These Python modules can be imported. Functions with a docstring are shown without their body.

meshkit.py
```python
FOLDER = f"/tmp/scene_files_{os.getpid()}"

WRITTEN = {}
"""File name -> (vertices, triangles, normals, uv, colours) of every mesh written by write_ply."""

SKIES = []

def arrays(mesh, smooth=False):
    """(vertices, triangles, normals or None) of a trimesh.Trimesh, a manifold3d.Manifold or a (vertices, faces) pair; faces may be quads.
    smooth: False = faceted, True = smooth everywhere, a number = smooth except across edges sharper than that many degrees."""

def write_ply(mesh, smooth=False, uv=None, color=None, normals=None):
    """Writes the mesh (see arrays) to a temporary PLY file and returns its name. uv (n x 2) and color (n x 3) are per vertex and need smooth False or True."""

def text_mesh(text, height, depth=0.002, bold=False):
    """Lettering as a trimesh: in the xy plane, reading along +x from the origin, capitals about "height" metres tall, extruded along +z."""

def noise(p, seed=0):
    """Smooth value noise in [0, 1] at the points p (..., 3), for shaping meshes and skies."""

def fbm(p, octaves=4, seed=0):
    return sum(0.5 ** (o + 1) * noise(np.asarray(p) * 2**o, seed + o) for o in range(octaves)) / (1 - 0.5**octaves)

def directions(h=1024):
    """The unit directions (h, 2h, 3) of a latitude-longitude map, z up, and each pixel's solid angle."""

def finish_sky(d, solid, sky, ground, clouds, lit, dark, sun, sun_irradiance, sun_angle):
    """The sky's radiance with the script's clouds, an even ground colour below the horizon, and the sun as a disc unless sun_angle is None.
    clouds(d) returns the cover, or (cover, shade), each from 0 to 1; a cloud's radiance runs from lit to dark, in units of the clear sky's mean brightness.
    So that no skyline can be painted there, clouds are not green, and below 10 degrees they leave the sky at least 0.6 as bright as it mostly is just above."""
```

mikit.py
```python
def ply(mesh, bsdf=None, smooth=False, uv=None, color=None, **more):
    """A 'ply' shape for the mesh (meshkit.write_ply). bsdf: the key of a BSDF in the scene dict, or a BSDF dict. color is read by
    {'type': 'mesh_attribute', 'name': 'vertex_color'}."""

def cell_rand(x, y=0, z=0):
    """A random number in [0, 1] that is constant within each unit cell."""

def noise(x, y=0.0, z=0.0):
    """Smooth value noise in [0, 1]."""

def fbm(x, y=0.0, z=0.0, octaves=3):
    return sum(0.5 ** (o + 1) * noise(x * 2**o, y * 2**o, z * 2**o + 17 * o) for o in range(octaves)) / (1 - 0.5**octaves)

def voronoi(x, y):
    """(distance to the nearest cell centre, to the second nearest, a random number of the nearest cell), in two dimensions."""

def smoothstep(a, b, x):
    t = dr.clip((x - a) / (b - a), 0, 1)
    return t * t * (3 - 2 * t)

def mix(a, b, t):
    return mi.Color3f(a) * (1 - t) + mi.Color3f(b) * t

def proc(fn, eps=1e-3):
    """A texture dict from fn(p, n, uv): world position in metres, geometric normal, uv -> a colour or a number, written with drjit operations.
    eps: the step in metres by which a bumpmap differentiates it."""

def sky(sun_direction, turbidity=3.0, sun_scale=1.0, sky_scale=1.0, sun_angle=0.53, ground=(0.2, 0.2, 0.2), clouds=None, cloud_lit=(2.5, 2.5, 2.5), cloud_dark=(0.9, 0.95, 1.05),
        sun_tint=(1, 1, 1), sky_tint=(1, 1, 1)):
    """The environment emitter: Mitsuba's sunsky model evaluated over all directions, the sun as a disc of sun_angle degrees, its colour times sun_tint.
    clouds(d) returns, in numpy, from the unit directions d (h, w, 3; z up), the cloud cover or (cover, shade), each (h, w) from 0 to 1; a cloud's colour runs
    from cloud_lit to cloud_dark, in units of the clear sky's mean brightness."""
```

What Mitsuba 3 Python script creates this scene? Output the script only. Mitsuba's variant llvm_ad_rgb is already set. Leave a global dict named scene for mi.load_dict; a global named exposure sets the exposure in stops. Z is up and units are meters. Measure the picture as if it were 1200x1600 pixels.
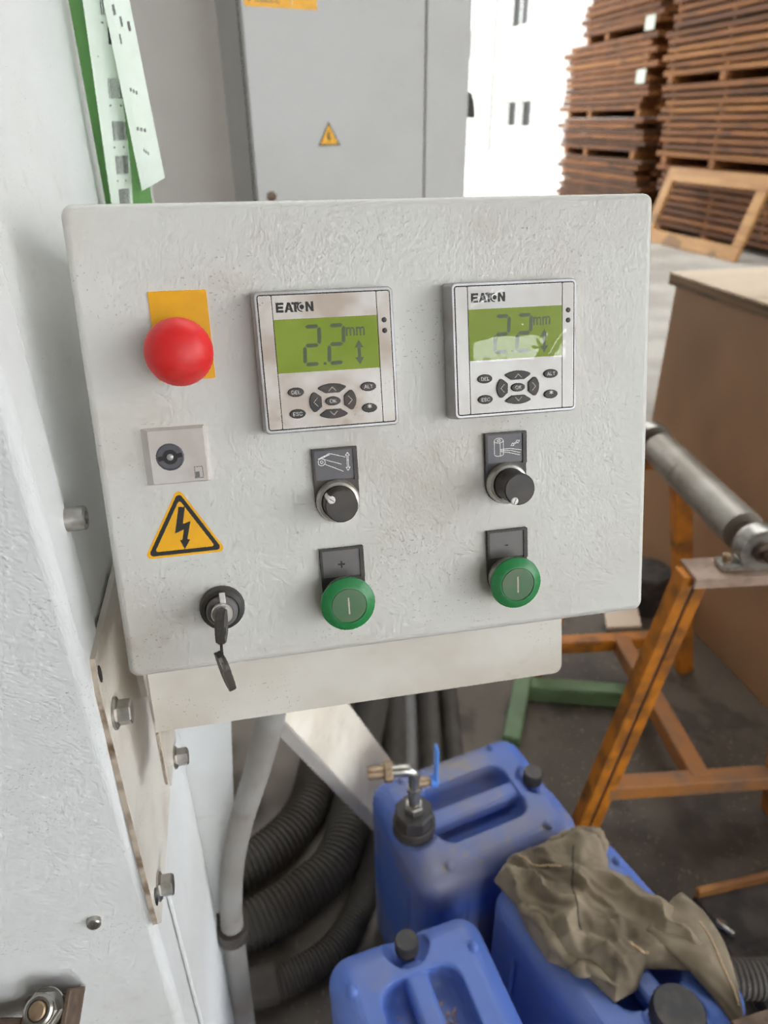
import math, random
import numpy as np, trimesh, drjit as dr, mitsuba as mi, mikit, meshkit
import manifold3d as m3
from shapely.geometry import Polygon, Point, LineString, box as sbox
from shapely.ops import unary_union
from mikit import proc, noise, fbm, voronoi, cell_rand, smoothstep, mix

random.seed(4); rng = np.random.default_rng(11)
scene, labels = {}, {}
T = mi.ScalarTransform4f

# ---------------------------------------------------------------- camera, sky, exposure
CAM = np.array([0.0, 0.0, 1.45])
FWD = np.array([0.17818, 0.85714, -0.48328]); UPV = np.array([0.11032, 0.47064, 0.87540])
scene['camera'] = {'type': 'thinlens', 'fov': 56.786, 'fov_axis': 'x', 'aperture_radius': 0.0017, 'focus_distance': 0.485,
                   'near_clip': 0.02, 'far_clip': 500.0,
                   'to_world': T().look_at(origin=CAM.tolist(), target=(CAM + FWD).tolist(), up=UPV.tolist())}
exposure = 4.2


def overcast(d):
    n = meshkit.fbm(d * 2.5, 4, 3)
    return np.ones(d.shape[:2]), 0.12 + 0.3 * np.clip(n - 0.35, 0, 1)


scene['sky'] = mikit.sky([0.55, -0.25, 0.8], turbidity=4, sun_scale=0.0, sky_scale=1.0, clouds=overcast,
                         cloud_lit=(2.42, 2.48, 2.52), cloud_dark=(1.58, 1.62, 1.66), ground=(0.4, 0.39, 0.37))


# ---------------------------------------------------------------- materials
def lin(r, g, b):
    c = np.array([r, g, b]) / 255.0
    return np.where(c < 0.04045, c / 12.92, ((c + 0.055) / 1.055) ** 2.4).tolist()


def rgb(c):
    return {'type': 'rgb', 'value': list(map(float, c))}


def mat(name, color, rough=0.5, metal=0.0, spec=0.5, bump=None, bump_scale=1.0, **kw):
    b = {'type': 'principled', 'base_color': color if isinstance(color, dict) else rgb(color), 'roughness': rough, 'metallic': metal,
         'specular': spec, **kw}
    if bump is not None:
        b = {'type': 'bumpmap', 'tex': bump, 'scale': bump_scale, 'nested': b}
    scene['mat_' + name] = {'type': 'twosided', 'bsdf': b}
    return 'mat_' + name


def c3(c):
    return mi.Color3f(*map(float, c))


def paint_fn(base, dirt, amount, f=9.0, specks=0.0):
    base, dirt = lin(*base), lin(*dirt)

    def fn(p, n, uv):
        a = fbm(p.x * f, p.y * f, p.z * f, 4)
        s = smoothstep(0.62, 0.78, fbm(p.x * 55 + 9, p.y * 55, p.z * 55, 3)) * smoothstep(0.4, 0.65, a)
        c = mix(base, dirt, dr.clip(amount * (smoothstep(0.35, 0.75, a) + 0.55 * s), 0, 1))
        if specks:
            sp = smoothstep(0.80, 0.90, noise(p.x * 760, p.y * 760, p.z * 760)) * smoothstep(0.52, 0.68, fbm(p.x * 22, p.y * 22 + 5, p.z * 22, 3))
            c = mix(c, lin(84, 74, 62), specks * sp)
        return c
    return fn


def orange_peel(f):
    def fn(p, n, uv):
        return noise(p.x * f, p.y * f, p.z * f) + 0.5 * noise(p.x * f * 2.3 + 7, p.y * f * 2.3, p.z * f * 2.3)
    return proc(fn, eps=1.5e-4)


PAINT = mat('box_paint', proc(paint_fn((214, 213, 207), (176, 162, 144), 0.4, 9, 0.4)), 0.36, bump=orange_peel(760), bump_scale=0.00042)
MACH = mat('machine_paint', proc(paint_fn((224, 226, 226), (190, 186, 178), 0.3, 5, 0.35)), 0.42, bump=orange_peel(480), bump_scale=0.0006)
SMOOTHP = mat('smooth_paint', proc(paint_fn((216, 212, 203), (182, 168, 150), 0.5, 14, 0.4)), 0.45)
STRUTP = mat('strut_paint', proc(paint_fn((240, 234, 220), (206, 190, 168), 0.4, 12)), 0.5)
RAWEDGE = mat('bare_edge', proc(paint_fn((188, 174, 158), (104, 80, 60), 0.8, 60)), 0.6)
CABG = mat('cabinet_grey', proc(paint_fn((186, 186, 184), (170, 168, 164), 0.3, 4)), 0.45)
CABD = mat('cabinet_dark_grey', proc(paint_fn((222, 217, 211), (208, 200, 192), 0.4, 3)), 0.5)
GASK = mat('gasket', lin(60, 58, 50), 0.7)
YEL = mat('yellow', proc(paint_fn((244, 178, 12), (205, 150, 30), 0.3, 40)), 0.45)
YELP = mat('yellow_plate', proc(paint_fn((238, 172, 8), (190, 140, 30), 0.3, 40)), 0.4)
BLK = mat('black_print', lin(38, 36, 36), 0.55)
RED = mat('red_plastic', proc(paint_fn((222, 40, 40), (200, 84, 76), 0.55, 45)), 0.42)
DARKP = mat('dark_plastic', proc(paint_fn((52, 50, 50), (92, 82, 72), 0.45, 50)), 0.5)
KEYP = mat('button_rubber', proc(paint_fn((58, 56, 56), (96, 84, 76), 0.4, 80)), 0.55)
LEGEND = mat('legend_plate', proc(paint_fn((84, 84, 92), (112, 104, 100), 0.4, 50)), 0.42)
LEGG = mat('legend_plate_dusty', proc(paint_fn((100, 98, 98), (128, 118, 110), 0.4, 50)), 0.45)
WHT = mat('white_print', lin(228, 226, 222), 0.5)
FADE = mat('faded_print', lin(190, 178, 162), 0.6)
SIL = mat('silver_plastic', proc(paint_fn((176, 176, 178), (140, 128, 116), 0.5, 40)), 0.34, metal=0.35)
SATIN = mat('satin_metal', proc(paint_fn((204, 202, 196), (168, 154, 136), 0.6, 60)), 0.34, metal=0.55)
FACE = mat('faceplate', proc(paint_fn((212, 208, 202), (158, 128, 104), 0.6, 34, 0.7)), 0.42, metal=0.1)
FACE2 = mat('faceplate_clean', proc(paint_fn((208, 206, 203), (178, 168, 158), 0.4, 26)), 0.4, metal=0.1)
LCD = mat('lcd', proc(paint_fn((128, 150, 40), (146, 164, 66), 0.6, 30)), 0.4, spec=0.2)
SEG = mat('lcd_segment', lin(66, 80, 42), 0.4)
GREEN = mat('green_plastic', proc(paint_fn((42, 132, 72), (70, 132, 88), 0.5, 50)), 0.34)
GREEND = mat('green_plastic_dusty', proc(paint_fn((74, 112, 78), (110, 116, 92), 0.6, 60)), 0.5)
LOCKW = mat('light_grey_plastic', proc(paint_fn((206, 201, 196), (170, 158, 148), 0.5, 40)), 0.42)
ZINC = mat('zinc', proc(paint_fn((188, 186, 180), (126, 112, 92), 0.5, 90)), 0.3, metal=0.9)
RUSTM = mat('rusty_steel', proc(paint_fn((120, 100, 84), (70, 54, 44), 0.8, 45)), 0.65, metal=0.3)
BRASS = mat('brass', proc(paint_fn((176, 152, 124), (120, 96, 72), 0.7, 70)), 0.42, metal=0.6)
HOSE = mat('grey_hose', proc(paint_fn((150, 149, 147), (124, 112, 100), 0.5, 12)), 0.5)
HOSED = mat('dark_hose', proc(paint_fn((92, 88, 82), (70, 62, 54), 0.6, 12)), 0.6)
BLUE = mat('blue_hdpe', proc(paint_fn((86, 116, 192), (118, 124, 154), 0.4, 11)), 0.42)
BLUED = mat('dusty_blue_hdpe', proc(paint_fn((80, 110, 186), (138, 132, 132), 0.7, 9)), 0.46)
BLUELV = mat('blue_lever', lin(84, 140, 226), 0.4)
PAPER = mat('label_paper', proc(paint_fn((226, 238, 226), (214, 226, 210), 0.4, 20)), 0.7)
GRNS = mat('green_sheet', proc(paint_fn((104, 156, 88), (84, 132, 66), 0.5, 12)), 0.5)
GREYP = mat('grey_print', lin(110, 112, 110), 0.7)


def wood_fn(a, b, fx, fy, fz):
    a, b = lin(*a), lin(*b)

    def fn(p, n, uv):
        g = fbm(p.x * fx, p.y * fy, p.z * fz, 4)
        k = smoothstep(0.72, 0.8, noise(p.x * fx * 0.25, p.y * fy * 2.2, p.z * fz * 0.3))
        return mix(mix(a, b, smoothstep(0.3, 0.7, g)), lin(70, 48, 32), 0.5 * k)
    return fn


BOARDS = [mat(f'board_{i}', proc(wood_fn(a, b, 14, 1.6, 40)), 0.75) for i, (a, b) in enumerate(
    [((150, 96, 48), (104, 62, 30)), ((122, 76, 38), (84, 50, 25)), ((166, 112, 58), (124, 78, 38)), ((98, 62, 32), (66, 40, 21))])]
FRAMEW = mat('frame_wood', proc(wood_fn((192, 144, 86), (168, 120, 66), 8, 2, 12)), 0.6)
PLY = mat('plywood', proc(wood_fn((182, 140, 104), (146, 108, 78), 5, 2.2, 1.2)), 0.6)
PLYTOP = mat('plywood_top', proc(wood_fn((228, 208, 184), (214, 190, 164), 2, 5, 4)), 0.55)  # on the crate lid this pale tone carries the overhead light
PLYEDGE = mat('plywood_edge', proc(wood_fn((150, 120, 88), (112, 86, 62), 3, 3, 160)), 0.7)
ORANGE = mat('orange_paint', proc(paint_fn((196, 118, 26), (104, 66, 36), 0.7, 18, 0.5)), 0.5)
PLATEW = mat('worn_plate', proc(paint_fn((178, 152, 134), (128, 100, 78), 0.8, 20)), 0.5)
ORANGED = mat('worn_orange_paint', proc(paint_fn((168, 108, 52), (126, 98, 78), 0.95, 12)), 0.55)
ROLLER = mat('roller_steel', proc(paint_fn((172, 166, 156), (132, 120, 106), 0.7, 10)), 0.42, metal=0.6)
GRNM = mat('green_machine_paint', proc(paint_fn((108, 138, 96), (84, 96, 68), 0.6, 10)), 0.5)
WALLW = mat('building_render', lin(176, 176, 173), 0.85)
WINF = mat('window_frame', lin(206, 206, 202), 0.5)
WING = mat('window_glass', lin(34, 34, 33), 0.4, spec=0.1)
HALLW = mat('hall_wall', lin(150, 150, 146), 0.8)
ROOFM = mat('roof_sheet', lin(170, 172, 172), 0.7)
TRAYM = mat('dirty_tray', proc(paint_fn((78, 70, 64), (44, 40, 38), 0.9, 24)), 0.8)
SAWD = mat('wood_chips', lin(186, 150, 112), 0.9)


def floor_fn(p, n, uv):
    far = smoothstep(2.6, 5.2, p.y + 0.25 * p.x)  # paler with distance: outdoor light put into the floor colour
    g = fbm(p.x * 2.2, p.y * 2.2, 0, 4)
    h = fbm(p.x * 14, p.y * 14, 3, 3)
    near = mix(lin(112, 102, 90), lin(86, 78, 68), smoothstep(0.3, 0.7, g))
    near = mix(near, lin(64, 58, 50), 0.6 * smoothstep(0.5, 0.75, h))
    chips = smoothstep(0.86, 0.90, noise(p.x * 150, p.y * 150)) * smoothstep(0.45, 0.6, g)
    near = mix(near, lin(150, 126, 98), 0.6 * chips)
    dust = (1 - smoothstep(0.25, 0.75, dr.sqrt(dr.square(p.x + 0.12) + dr.square((p.y - 1.35) * 0.8)))) * smoothstep(0.25, 0.6, fbm(p.x * 5, p.y * 5, 9, 3))
    near = mix(near, lin(176, 168, 158), 0.8 * dust)
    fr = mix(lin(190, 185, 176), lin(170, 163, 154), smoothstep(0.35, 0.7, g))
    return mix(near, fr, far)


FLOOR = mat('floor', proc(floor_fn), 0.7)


def rag_fn(p, n, uv):
    a = fbm(p.x * 16, p.y * 16, p.z * 16, 4)
    w = 0.5 + 0.5 * dr.sin(p.x * 2600 + p.y * 900)
    c = mix(lin(150, 136, 114), lin(102, 90, 74), smoothstep(0.3, 0.7, a))
    return c * (0.94 + 0.06 * w)


RAG = mat('rag_cloth', proc(rag_fn), 0.85, sheen=0.3)
SEAM = mat('rag_seam', lin(176, 152, 122), 0.85)


# ---------------------------------------------------------------- mesh helpers
def bx(sx, sy, sz, c=(0, 0, 0), b=0.0):
    if b <= 0:
        m = trimesh.creation.box((sx, sy, sz))
    else:
        pts = []
        h = np.array([sx, sy, sz]) / 2
        for s in np.ndindex(2, 2, 2):
            q = (np.array(s) * 2 - 1)
            for k in range(3):
                e = h - b
                e[k] = h[k]
                pts.append(q * e)
        m = trimesh.convex.convex_hull(np.array(pts))
    m.apply_translation(c)
    return m


def loft(rings, cap=True):
    rings = [np.asarray(r, float) for r in rings]
    n = len(rings[0]); v = np.vstack(rings); f = []
    for k in range(len(rings) - 1):
        a, b = k * n, (k + 1) * n
        i = np.arange(n); j = (i + 1) % n
        f += np.stack([a + i, a + j, b + j], 1).tolist() + np.stack([a + i, b + j, b + i], 1).tolist()
    if cap:
        for k, flip in ((0, True), (len(rings) - 1, False)):
            v = np.vstack([v, rings[k].mean(0)]); c = len(v) - 1
            i = np.arange(n) + k * n; j = (np.arange(n) + 1) % n + k * n
            f += (np.stack([j, i, np.full(n, c)], 1) if flip else np.stack([i, j, np.full(n, c)], 1)).tolist()
    return trimesh.Trimesh(v, np.array(f), process=False)


def rrect(w, h, r, n=6, cx=0.0, cy=0.0):
    p = []
    for k, (sx, sy) in enumerate(((1, 1), (-1, 1), (-1, -1), (1, -1))):
        a = np.linspace(0, math.pi / 2, n) + k * math.pi / 2
        p.append(np.c_[cx + sx * (w / 2 - r) + r * np.cos(a), cy + sy * (h / 2 - r) + r * np.sin(a)])
    return np.vstack(p)


def z3(p, z):
    return np.c_[p, np.full(len(p), float(z))]


def rplate(w, h, r, t, bev=0.0, z0=0.0, cx=0.0, cy=0.0, taper=0.0):
    """rounded plate from z0 to z0+t, front edge bevelled"""
    rings = [z3(rrect(w + 2 * taper, h + 2 * taper, r, 6, cx, cy), z0)]
    if bev:
        for a in np.linspace(0, math.pi / 2, 4):
            o = bev * (1 - math.cos(a))
            rings.append(z3(rrect(w - 2 * o, h - 2 * o, max(r - o, 1e-4), 6, cx, cy), z0 + t - bev + bev * math.sin(a)))
    else:
        rings.append(z3(rrect(w, h, r, 6, cx, cy), z0 + t))
    return loft(rings)


def lathe(prof, n=48):
    a = np.linspace(0, 2 * math.pi, n, endpoint=False)
    return loft([np.c_[max(r, 1e-5) * np.cos(a), max(r, 1e-5) * np.sin(a), np.full(n, z)] for r, z in prof])


def prism(poly, h, z0=0.0):
    if not hasattr(poly, 'geom_type'):
        poly = Polygon(poly)
    gs = [g for g in getattr(poly, 'geoms', [poly]) if g.area > 0]
    m = cat([trimesh.creation.extrude_polygon(g, h, engine='earcut') for g in gs])
    m.apply_translation((0, 0, z0))
    return m


def cat(ms):
    return trimesh.util.concatenate(list(ms))


def mv(m, *t):
    m = m.copy(); m.apply_translation(t); return m


def xf(m, M):
    m = m.copy(); m.apply_transform(M); return m


def frame_mat(o, x, y, z):
    M = np.eye(4); M[:3, 0], M[:3, 1], M[:3, 2], M[:3, 3] = x, y, z, o
    return M


def unit(v):
    v = np.asarray(v, float); return v / np.linalg.norm(v)


def along(o, z, up=(0, 0, 1)):
    """frame with local +z along z"""
    z = unit(z); x = np.cross(up, z)
    if np.linalg.norm(x) < 1e-5:
        x = np.cross((1, 0, 0), z)
    x = unit(x)
    return frame_mat(o, x, np.cross(z, x), z)


def bar(p, q, w, h, b=0.0, up=(0, 0, 1)):
    p, q = np.asarray(p, float), np.asarray(q, float); L = np.linalg.norm(q - p)
    return xf(bx(w, h, L, (0, 0, L / 2), b), along(p, q - p, up))


def catmull(pts, n):
    P = np.asarray(pts, float); P = np.vstack([2 * P[0] - P[1], P, 2 * P[-1] - P[-2]])
    out = []
    for k in range(1, len(P) - 2):
        t = np.linspace(0, 1, 40, endpoint=False)[:, None]
        a, b, c, d = P[k - 1:k + 3]
        out.append(0.5 * (2 * b + (c - a) * t + (2 * a - 5 * b + 4 * c - d) * t ** 2 + (3 * b - a - 3 * c + d) * t ** 3))
    out = np.vstack(out + [P[-2:-1]])
    s = np.r_[0, np.cumsum(np.linalg.norm(np.diff(out, axis=0), axis=1))]
    u = np.linspace(0, s[-1], n)
    return np.c_[[np.interp(u, s, out[:, k]) for k in range(3)]].T, s[-1]


def tube(path, rad, n=20):
    p = np.asarray(path, float); rad = np.broadcast_to(rad, (len(p),))
    t = np.gradient(p, axis=0); t /= np.linalg.norm(t, axis=1, keepdims=True)
    x = unit(np.cross(t[0], (0.3, 0.2, 0.93) if abs(t[0][2]) < 0.9 else (1, 0, 0)))
    rings, a = [], np.linspace(0, 2 * math.pi, n, endpoint=False)
    for k in range(len(p)):
        x = unit(x - t[k] * (x @ t[k])); y = np.cross(t[k], x)
        rings.append(p[k] + rad[k] * (np.cos(a)[:, None] * x + np.sin(a)[:, None] * y))
    return loft(rings)


def corrugated(pts, r, pitch, amp, n=24, per=4):
    L = catmull(pts, 10)[1]
    k = int(L / pitch) * per
    path, _ = catmull(pts, k)
    wave = np.tile([0, 1, 1, 0] if per == 4 else [0, 1], k // per + 1)[:k]
    return tube(path, r - amp + amp * wave, n)


def text(s, h, depth=0.0002, bold=False, sx=1.0):
    m = meshkit.text_mesh(s, h, depth, bold)
    m.apply_translation((-(m.bounds[0][0] + m.bounds[1][0]) / 2, -h / 2, 0))
    m.apply_scale((sx, 1, 1))
    return m


def strips(lines, w, t=0.00015):
    """thin printed polylines (lists of 2-D points) as one flat mesh"""
    return prism(unary_union([LineString(l).buffer(w / 2, cap_style=1, quad_segs=3) for l in lines]), t)


def smooth_solid(man, edge, it=6):
    man = man.refine_to_length(edge)
    g = man.to_mesh()
    m = trimesh.Trimesh(g.vert_properties[:, :3], g.tri_verts, process=True)
    trimesh.smoothing.filter_taubin(m, iterations=it)
    return m


def hull_spheres(cs, r, seg=24):
    return m3.Manifold.batch_hull([m3.Manifold.sphere(q if np.isscalar(r) is False else r, seg).translate(tuple(map(float, c))) for c, q in zip(cs, np.broadcast_to(r, (len(cs),)).tolist())] if np.isscalar(r) else
                                  [m3.Manifold.sphere(float(q), seg).translate(tuple(map(float, c))) for c, q in zip(cs, r)])


# ---------------------------------------------------------------- scene bookkeeping
used = {}


def number(name):
    k = used.get(name, 0); used[name] = k + 1
    return name if k == 0 else f'{name}_{k:03d}'


def thing(name, label, cat_, group=None):
    key = number(name)
    labels[key] = {'label': label, 'category': cat_}
    if group:
        labels[key]['group'] = group
    return key


def part(parent, name, mesh, m, smooth=False, M=None, label=None, kind=None, **kw):
    key = number(parent + '__' + name)
    scene[key] = mikit.ply(xf(mesh, M) if M is not None else mesh, m, smooth, **kw)
    if label or kind:
        labels[key] = {}
        if label: labels[key]['label'] = label
        if kind: labels[key]['kind'] = kind
    return key


def single(name, mesh, m, label, cat_, smooth=False, M=None, group=None, kind=None):
    key = thing(name, label, cat_, group)
    if kind: labels[key]['kind'] = kind
    scene[key] = mikit.ply(xf(mesh, M) if M is not None else mesh, m, smooth)
    return key


def struct(name, mesh, m, label=None, smooth=False):
    scene[name] = mikit.ply(mesh, m, smooth)
    labels[name] = {'kind': 'structure'}
    if label: labels[name]['label'] = label


# ---------------------------------------------------------------- the setting
# floor: shop floor and yard are one slab; yard daylight is in the colour
struct('floor', bx(70, 80, 0.2, (15, 25, -0.1)), FLOOR, 'dark stained concrete floor with yard daylight painted into its pale far part')
struct('wall_left', bx(0.2, 24, 6.4, (-4.1, 3, 3.2)), HALLW)
# unseen back wall; tall gate opening on the right added for front light
struct('wall_back', xf(prism(sbox(-4.1, 0, 7.5, 6.4).difference(sbox(0.6, 0, 7.2, 5.2)), 0.2), frame_mat((0, -9.0, 0), (1, 0, 0), (0, 0, 1), (0, -1, 0))), HALLW)
struct('added_wall_right', bx(0.2, 15.5, 6.4, (7.75, 6.25, 3.2)), HALLW)  # unseen wall, added to cut side light on the machine and boards
# roof with open skylight bays
RX0, RX1, RY0, RY1, RZ = -4.2, 7.8, -9.2, 15.0, 6.4
roof = sbox(RX0, RY0, RX1, RY1)
for yb, hb in ((2.0, 0.5), (4.9, 0.9), (8.1, 0.9)):
    roof = roof.difference(sbox(0.2, yb - hb, 5.0, yb + hb))
struct('ceiling', prism(roof, 0.12, RZ), ROOFM)
# yard building
def building():
    b = thing('white_building', 'white rendered two-storey building across the bright yard', 'building')
    X = 10.9
    wall = sbox(24.4, 0, 46, 9.0)
    wins = [(26.6, 27.75, 1.1, 2.08), (28.0, 29.15, 1.1, 2.08), (27.5, 29.3, 4.2, 5.75), (33.4, 34.6, 3.55, 4.75), (37, 38.2, 3.55, 4.75)]
    for a, c, d, e in wins:
        wall = wall.difference(sbox(a, d, c, e))
    M = frame_mat((X, 0, 0), (0, 1, 0), (0, 0, 1), (1, 0, 0))
    part(b, 'front_wall', prism(wall, 0.3), WALLW, M=M)
    part(b, 'end_wall', bx(8, 0.3, 9, (X + 4, 24.55, 4.5)), WALLW)
    part(b, 'plinth', bx(0.04, 21.6, 0.28, (X - 0.02, 35.2, 0.14)), WALLW)
    part(b, 'storey_band', bx(0.03, 21.6, 0.09, (X - 0.015, 35.2, 3.18)), WALLW)
    for k, (a, c, d, e) in enumerate(wins):
        fr = sbox(a, d, c, e).difference(sbox(a + .09, d + .09, c - .09, e - .09))
        if c - a > 1.5 or k > 2:
            fr = fr.union(sbox((a + c) / 2 - .04, d, (a + c) / 2 + .04, e))
        w = part(b, 'window', prism(fr, 0.08, 0.1), WINF, M=M)
        part(w, 'pane', prism(sbox(a + .05, d + .05, c - .05, e - .05), 0.02, 0.13), WING, M=M)
        part(w, 'sill', bx(0.1, c - a + 0.2, 0.06, (X - 0.04, (a + c) / 2, d - 0.05), 0.01), WINF)
    part(b, 'downpipe', tube([(X - .1, 30.6, .0), (X - .1, 30.6, 4.5), (X - .1, 30.6, 9)], .09, 12), WALLW, smooth=40)
    part(b, 'door', bx(0.06, 1.0, 2.2, (X - 0.02, 31.9, 1.1), 0.01), WINF)
    part(b, 'roof_edge', bx(8.4, 22, 0.25, (X + 4, 35.2, 9.12)), ROOFM)
building()

# ---------------------------------------------------------------- sawn-timber stacks
board_ply = {}


def board_shape(L, w, t):
    return mikit.ply(bx(w, L, t, b=0.004), None)


def lumber(label, x0, y0, y1, z0, layers, t, pitch, cols, w, ragged, shade, tag=None, group=None):
    s = thing('lumber_stack', label, 'stack of boards', group)
    L = y1 - y0
    sh = {v: mikit.ply(bx(w * 0.97, L * f, t, b=0.004)) for v, f in enumerate((1.0, 0.97, 0.94))}
    for k in range(layers):
        for c in range(cols):
            v = int(rng.integers(3)); z = z0 + 0.1 + k * pitch + t / 2
            x = x0 + w * (c + 0.5) + rng.normal(0, 0.014)
            y = (y0 + y1) / 2 + rng.normal(0, ragged)
            m = BOARDS[shade[int(rng.integers(len(shade)))]]
            key = number(s + '__board')
            scene[key] = {**sh[v], 'bsdf': {'type': 'ref', 'id': m},
                          'to_world': T().translate([x, y, z]).rotate([0, 0, 1], float(rng.normal(0, 0.25))).rotate([1, 0, 0], float(rng.normal(0, 0.03)))}
    top = z0 + 0.1 + (layers - 1) * pitch + t + 0.006
    ys = np.linspace(y0 + 0.25, y1 - 0.25, 4)
    sp = [bx(cols * w, 0.04, pitch - t, (x0 + cols * w / 2, y + rng.normal(0, .02), z0 + 0.1 + k * pitch - (pitch - t) / 2)) for k in range(1, layers) for y in ys]
    part(s, 'spacer_strips', cat(sp), BOARDS[2], kind='stuff')
    for y in ys[[0, 2, 3]]:
        part(s, 'bearer', bx(cols * w, 0.12, 0.1, (x0 + cols * w / 2, y, z0 + 0.05), 0.005), BOARDS[2])
    if tag:
        for (ty, tz) in tag:
            part(s, 'paper_tag', bx(0.004, 0.24, 0.17, (x0 - 0.03, ty, tz)), PAPER, label='white paper tag')
    return top


XS = 6.05
z = lumber('bottom bundle of stickered boards on the floor behind the leaning frame', XS, 6.3, 10.0, 0.0, 9, 0.064, 0.088, 4, 0.25, 0.05, (1, 1, 3, 0))
z = lumber('right-hand bundle of stickered boards just above the leaning frame', XS - .05, 6.3, 10.05, z, 10, 0.062, 0.086, 4, 0.25, 0.05, (0, 0, 1, 2))
z = lumber('uppermost nearer bundle of stickered boards at the top right', XS - .05, 6.3, 10.2, z, 10, 0.063, 0.088, 4, 0.25, 0.05, (0, 0, 1, 2))
z = lumber('lowest bundle of the farther brown board pile left of the leaning frame', XS, 10.5, 13.25, 0.0, 11, 0.060, 0.073, 4, 0.25, 0.10, (1, 3, 3, 0))
z = lumber('second bundle from the floor in the farther brown board pile', XS, 10.5, 13.3, z, 6, 0.062, 0.075, 4, 0.25, 0.10, (1, 3, 0, 0))
z = lumber('third bundle of the farther board pile, with a white tag and ragged ends', XS, 10.5, 13.3, z, 11, 0.070, 0.086, 4, 0.25, 0.11, (1, 0, 0, 2), tag=[(10.75, 1.95)])
z = lumber('topmost bundle of the farther board pile, set back beside the bright yard', XS, 10.5, 12.85, z, 11, 0.070, 0.086, 4, 0.25, 0.07, (1, 0, 2, 0), tag=[(10.7, z + 0.10)])


def lean_frame():
    f = thing('wooden_frame', 'light wooden rectangular frame leaning against the board stacks', 'frame')
    o = np.array([5.50, 9.20, 0.0]); yv = unit((0.10, -1.85, 0)); up = unit((0.30, 0.09, 0.86)); up = unit(up - yv * (up @ yv) * .5); n = np.cross(yv, up)
    M = frame_mat(o, yv, up, n)
    W, H, w, t = 1.86, 0.92, 0.16, 0.045
    part(f, 'top_rail', bx(W, w, t, (W / 2, H - w / 2, 0), .004), FRAMEW, M=M)
    part(f, 'bottom_rail', bx(W, w, t, (W / 2, w / 2, 0), .004), FRAMEW, M=M)
    part(f, 'stile', bx(w, H - 2 * w, t, (w / 2, H / 2, 0), .004), FRAMEW, M=M)
    part(f, 'stile', bx(w, H - 2 * w, t, (W - w / 2, H / 2, 0), .004), FRAMEW, M=M)
lean_frame()


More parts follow.
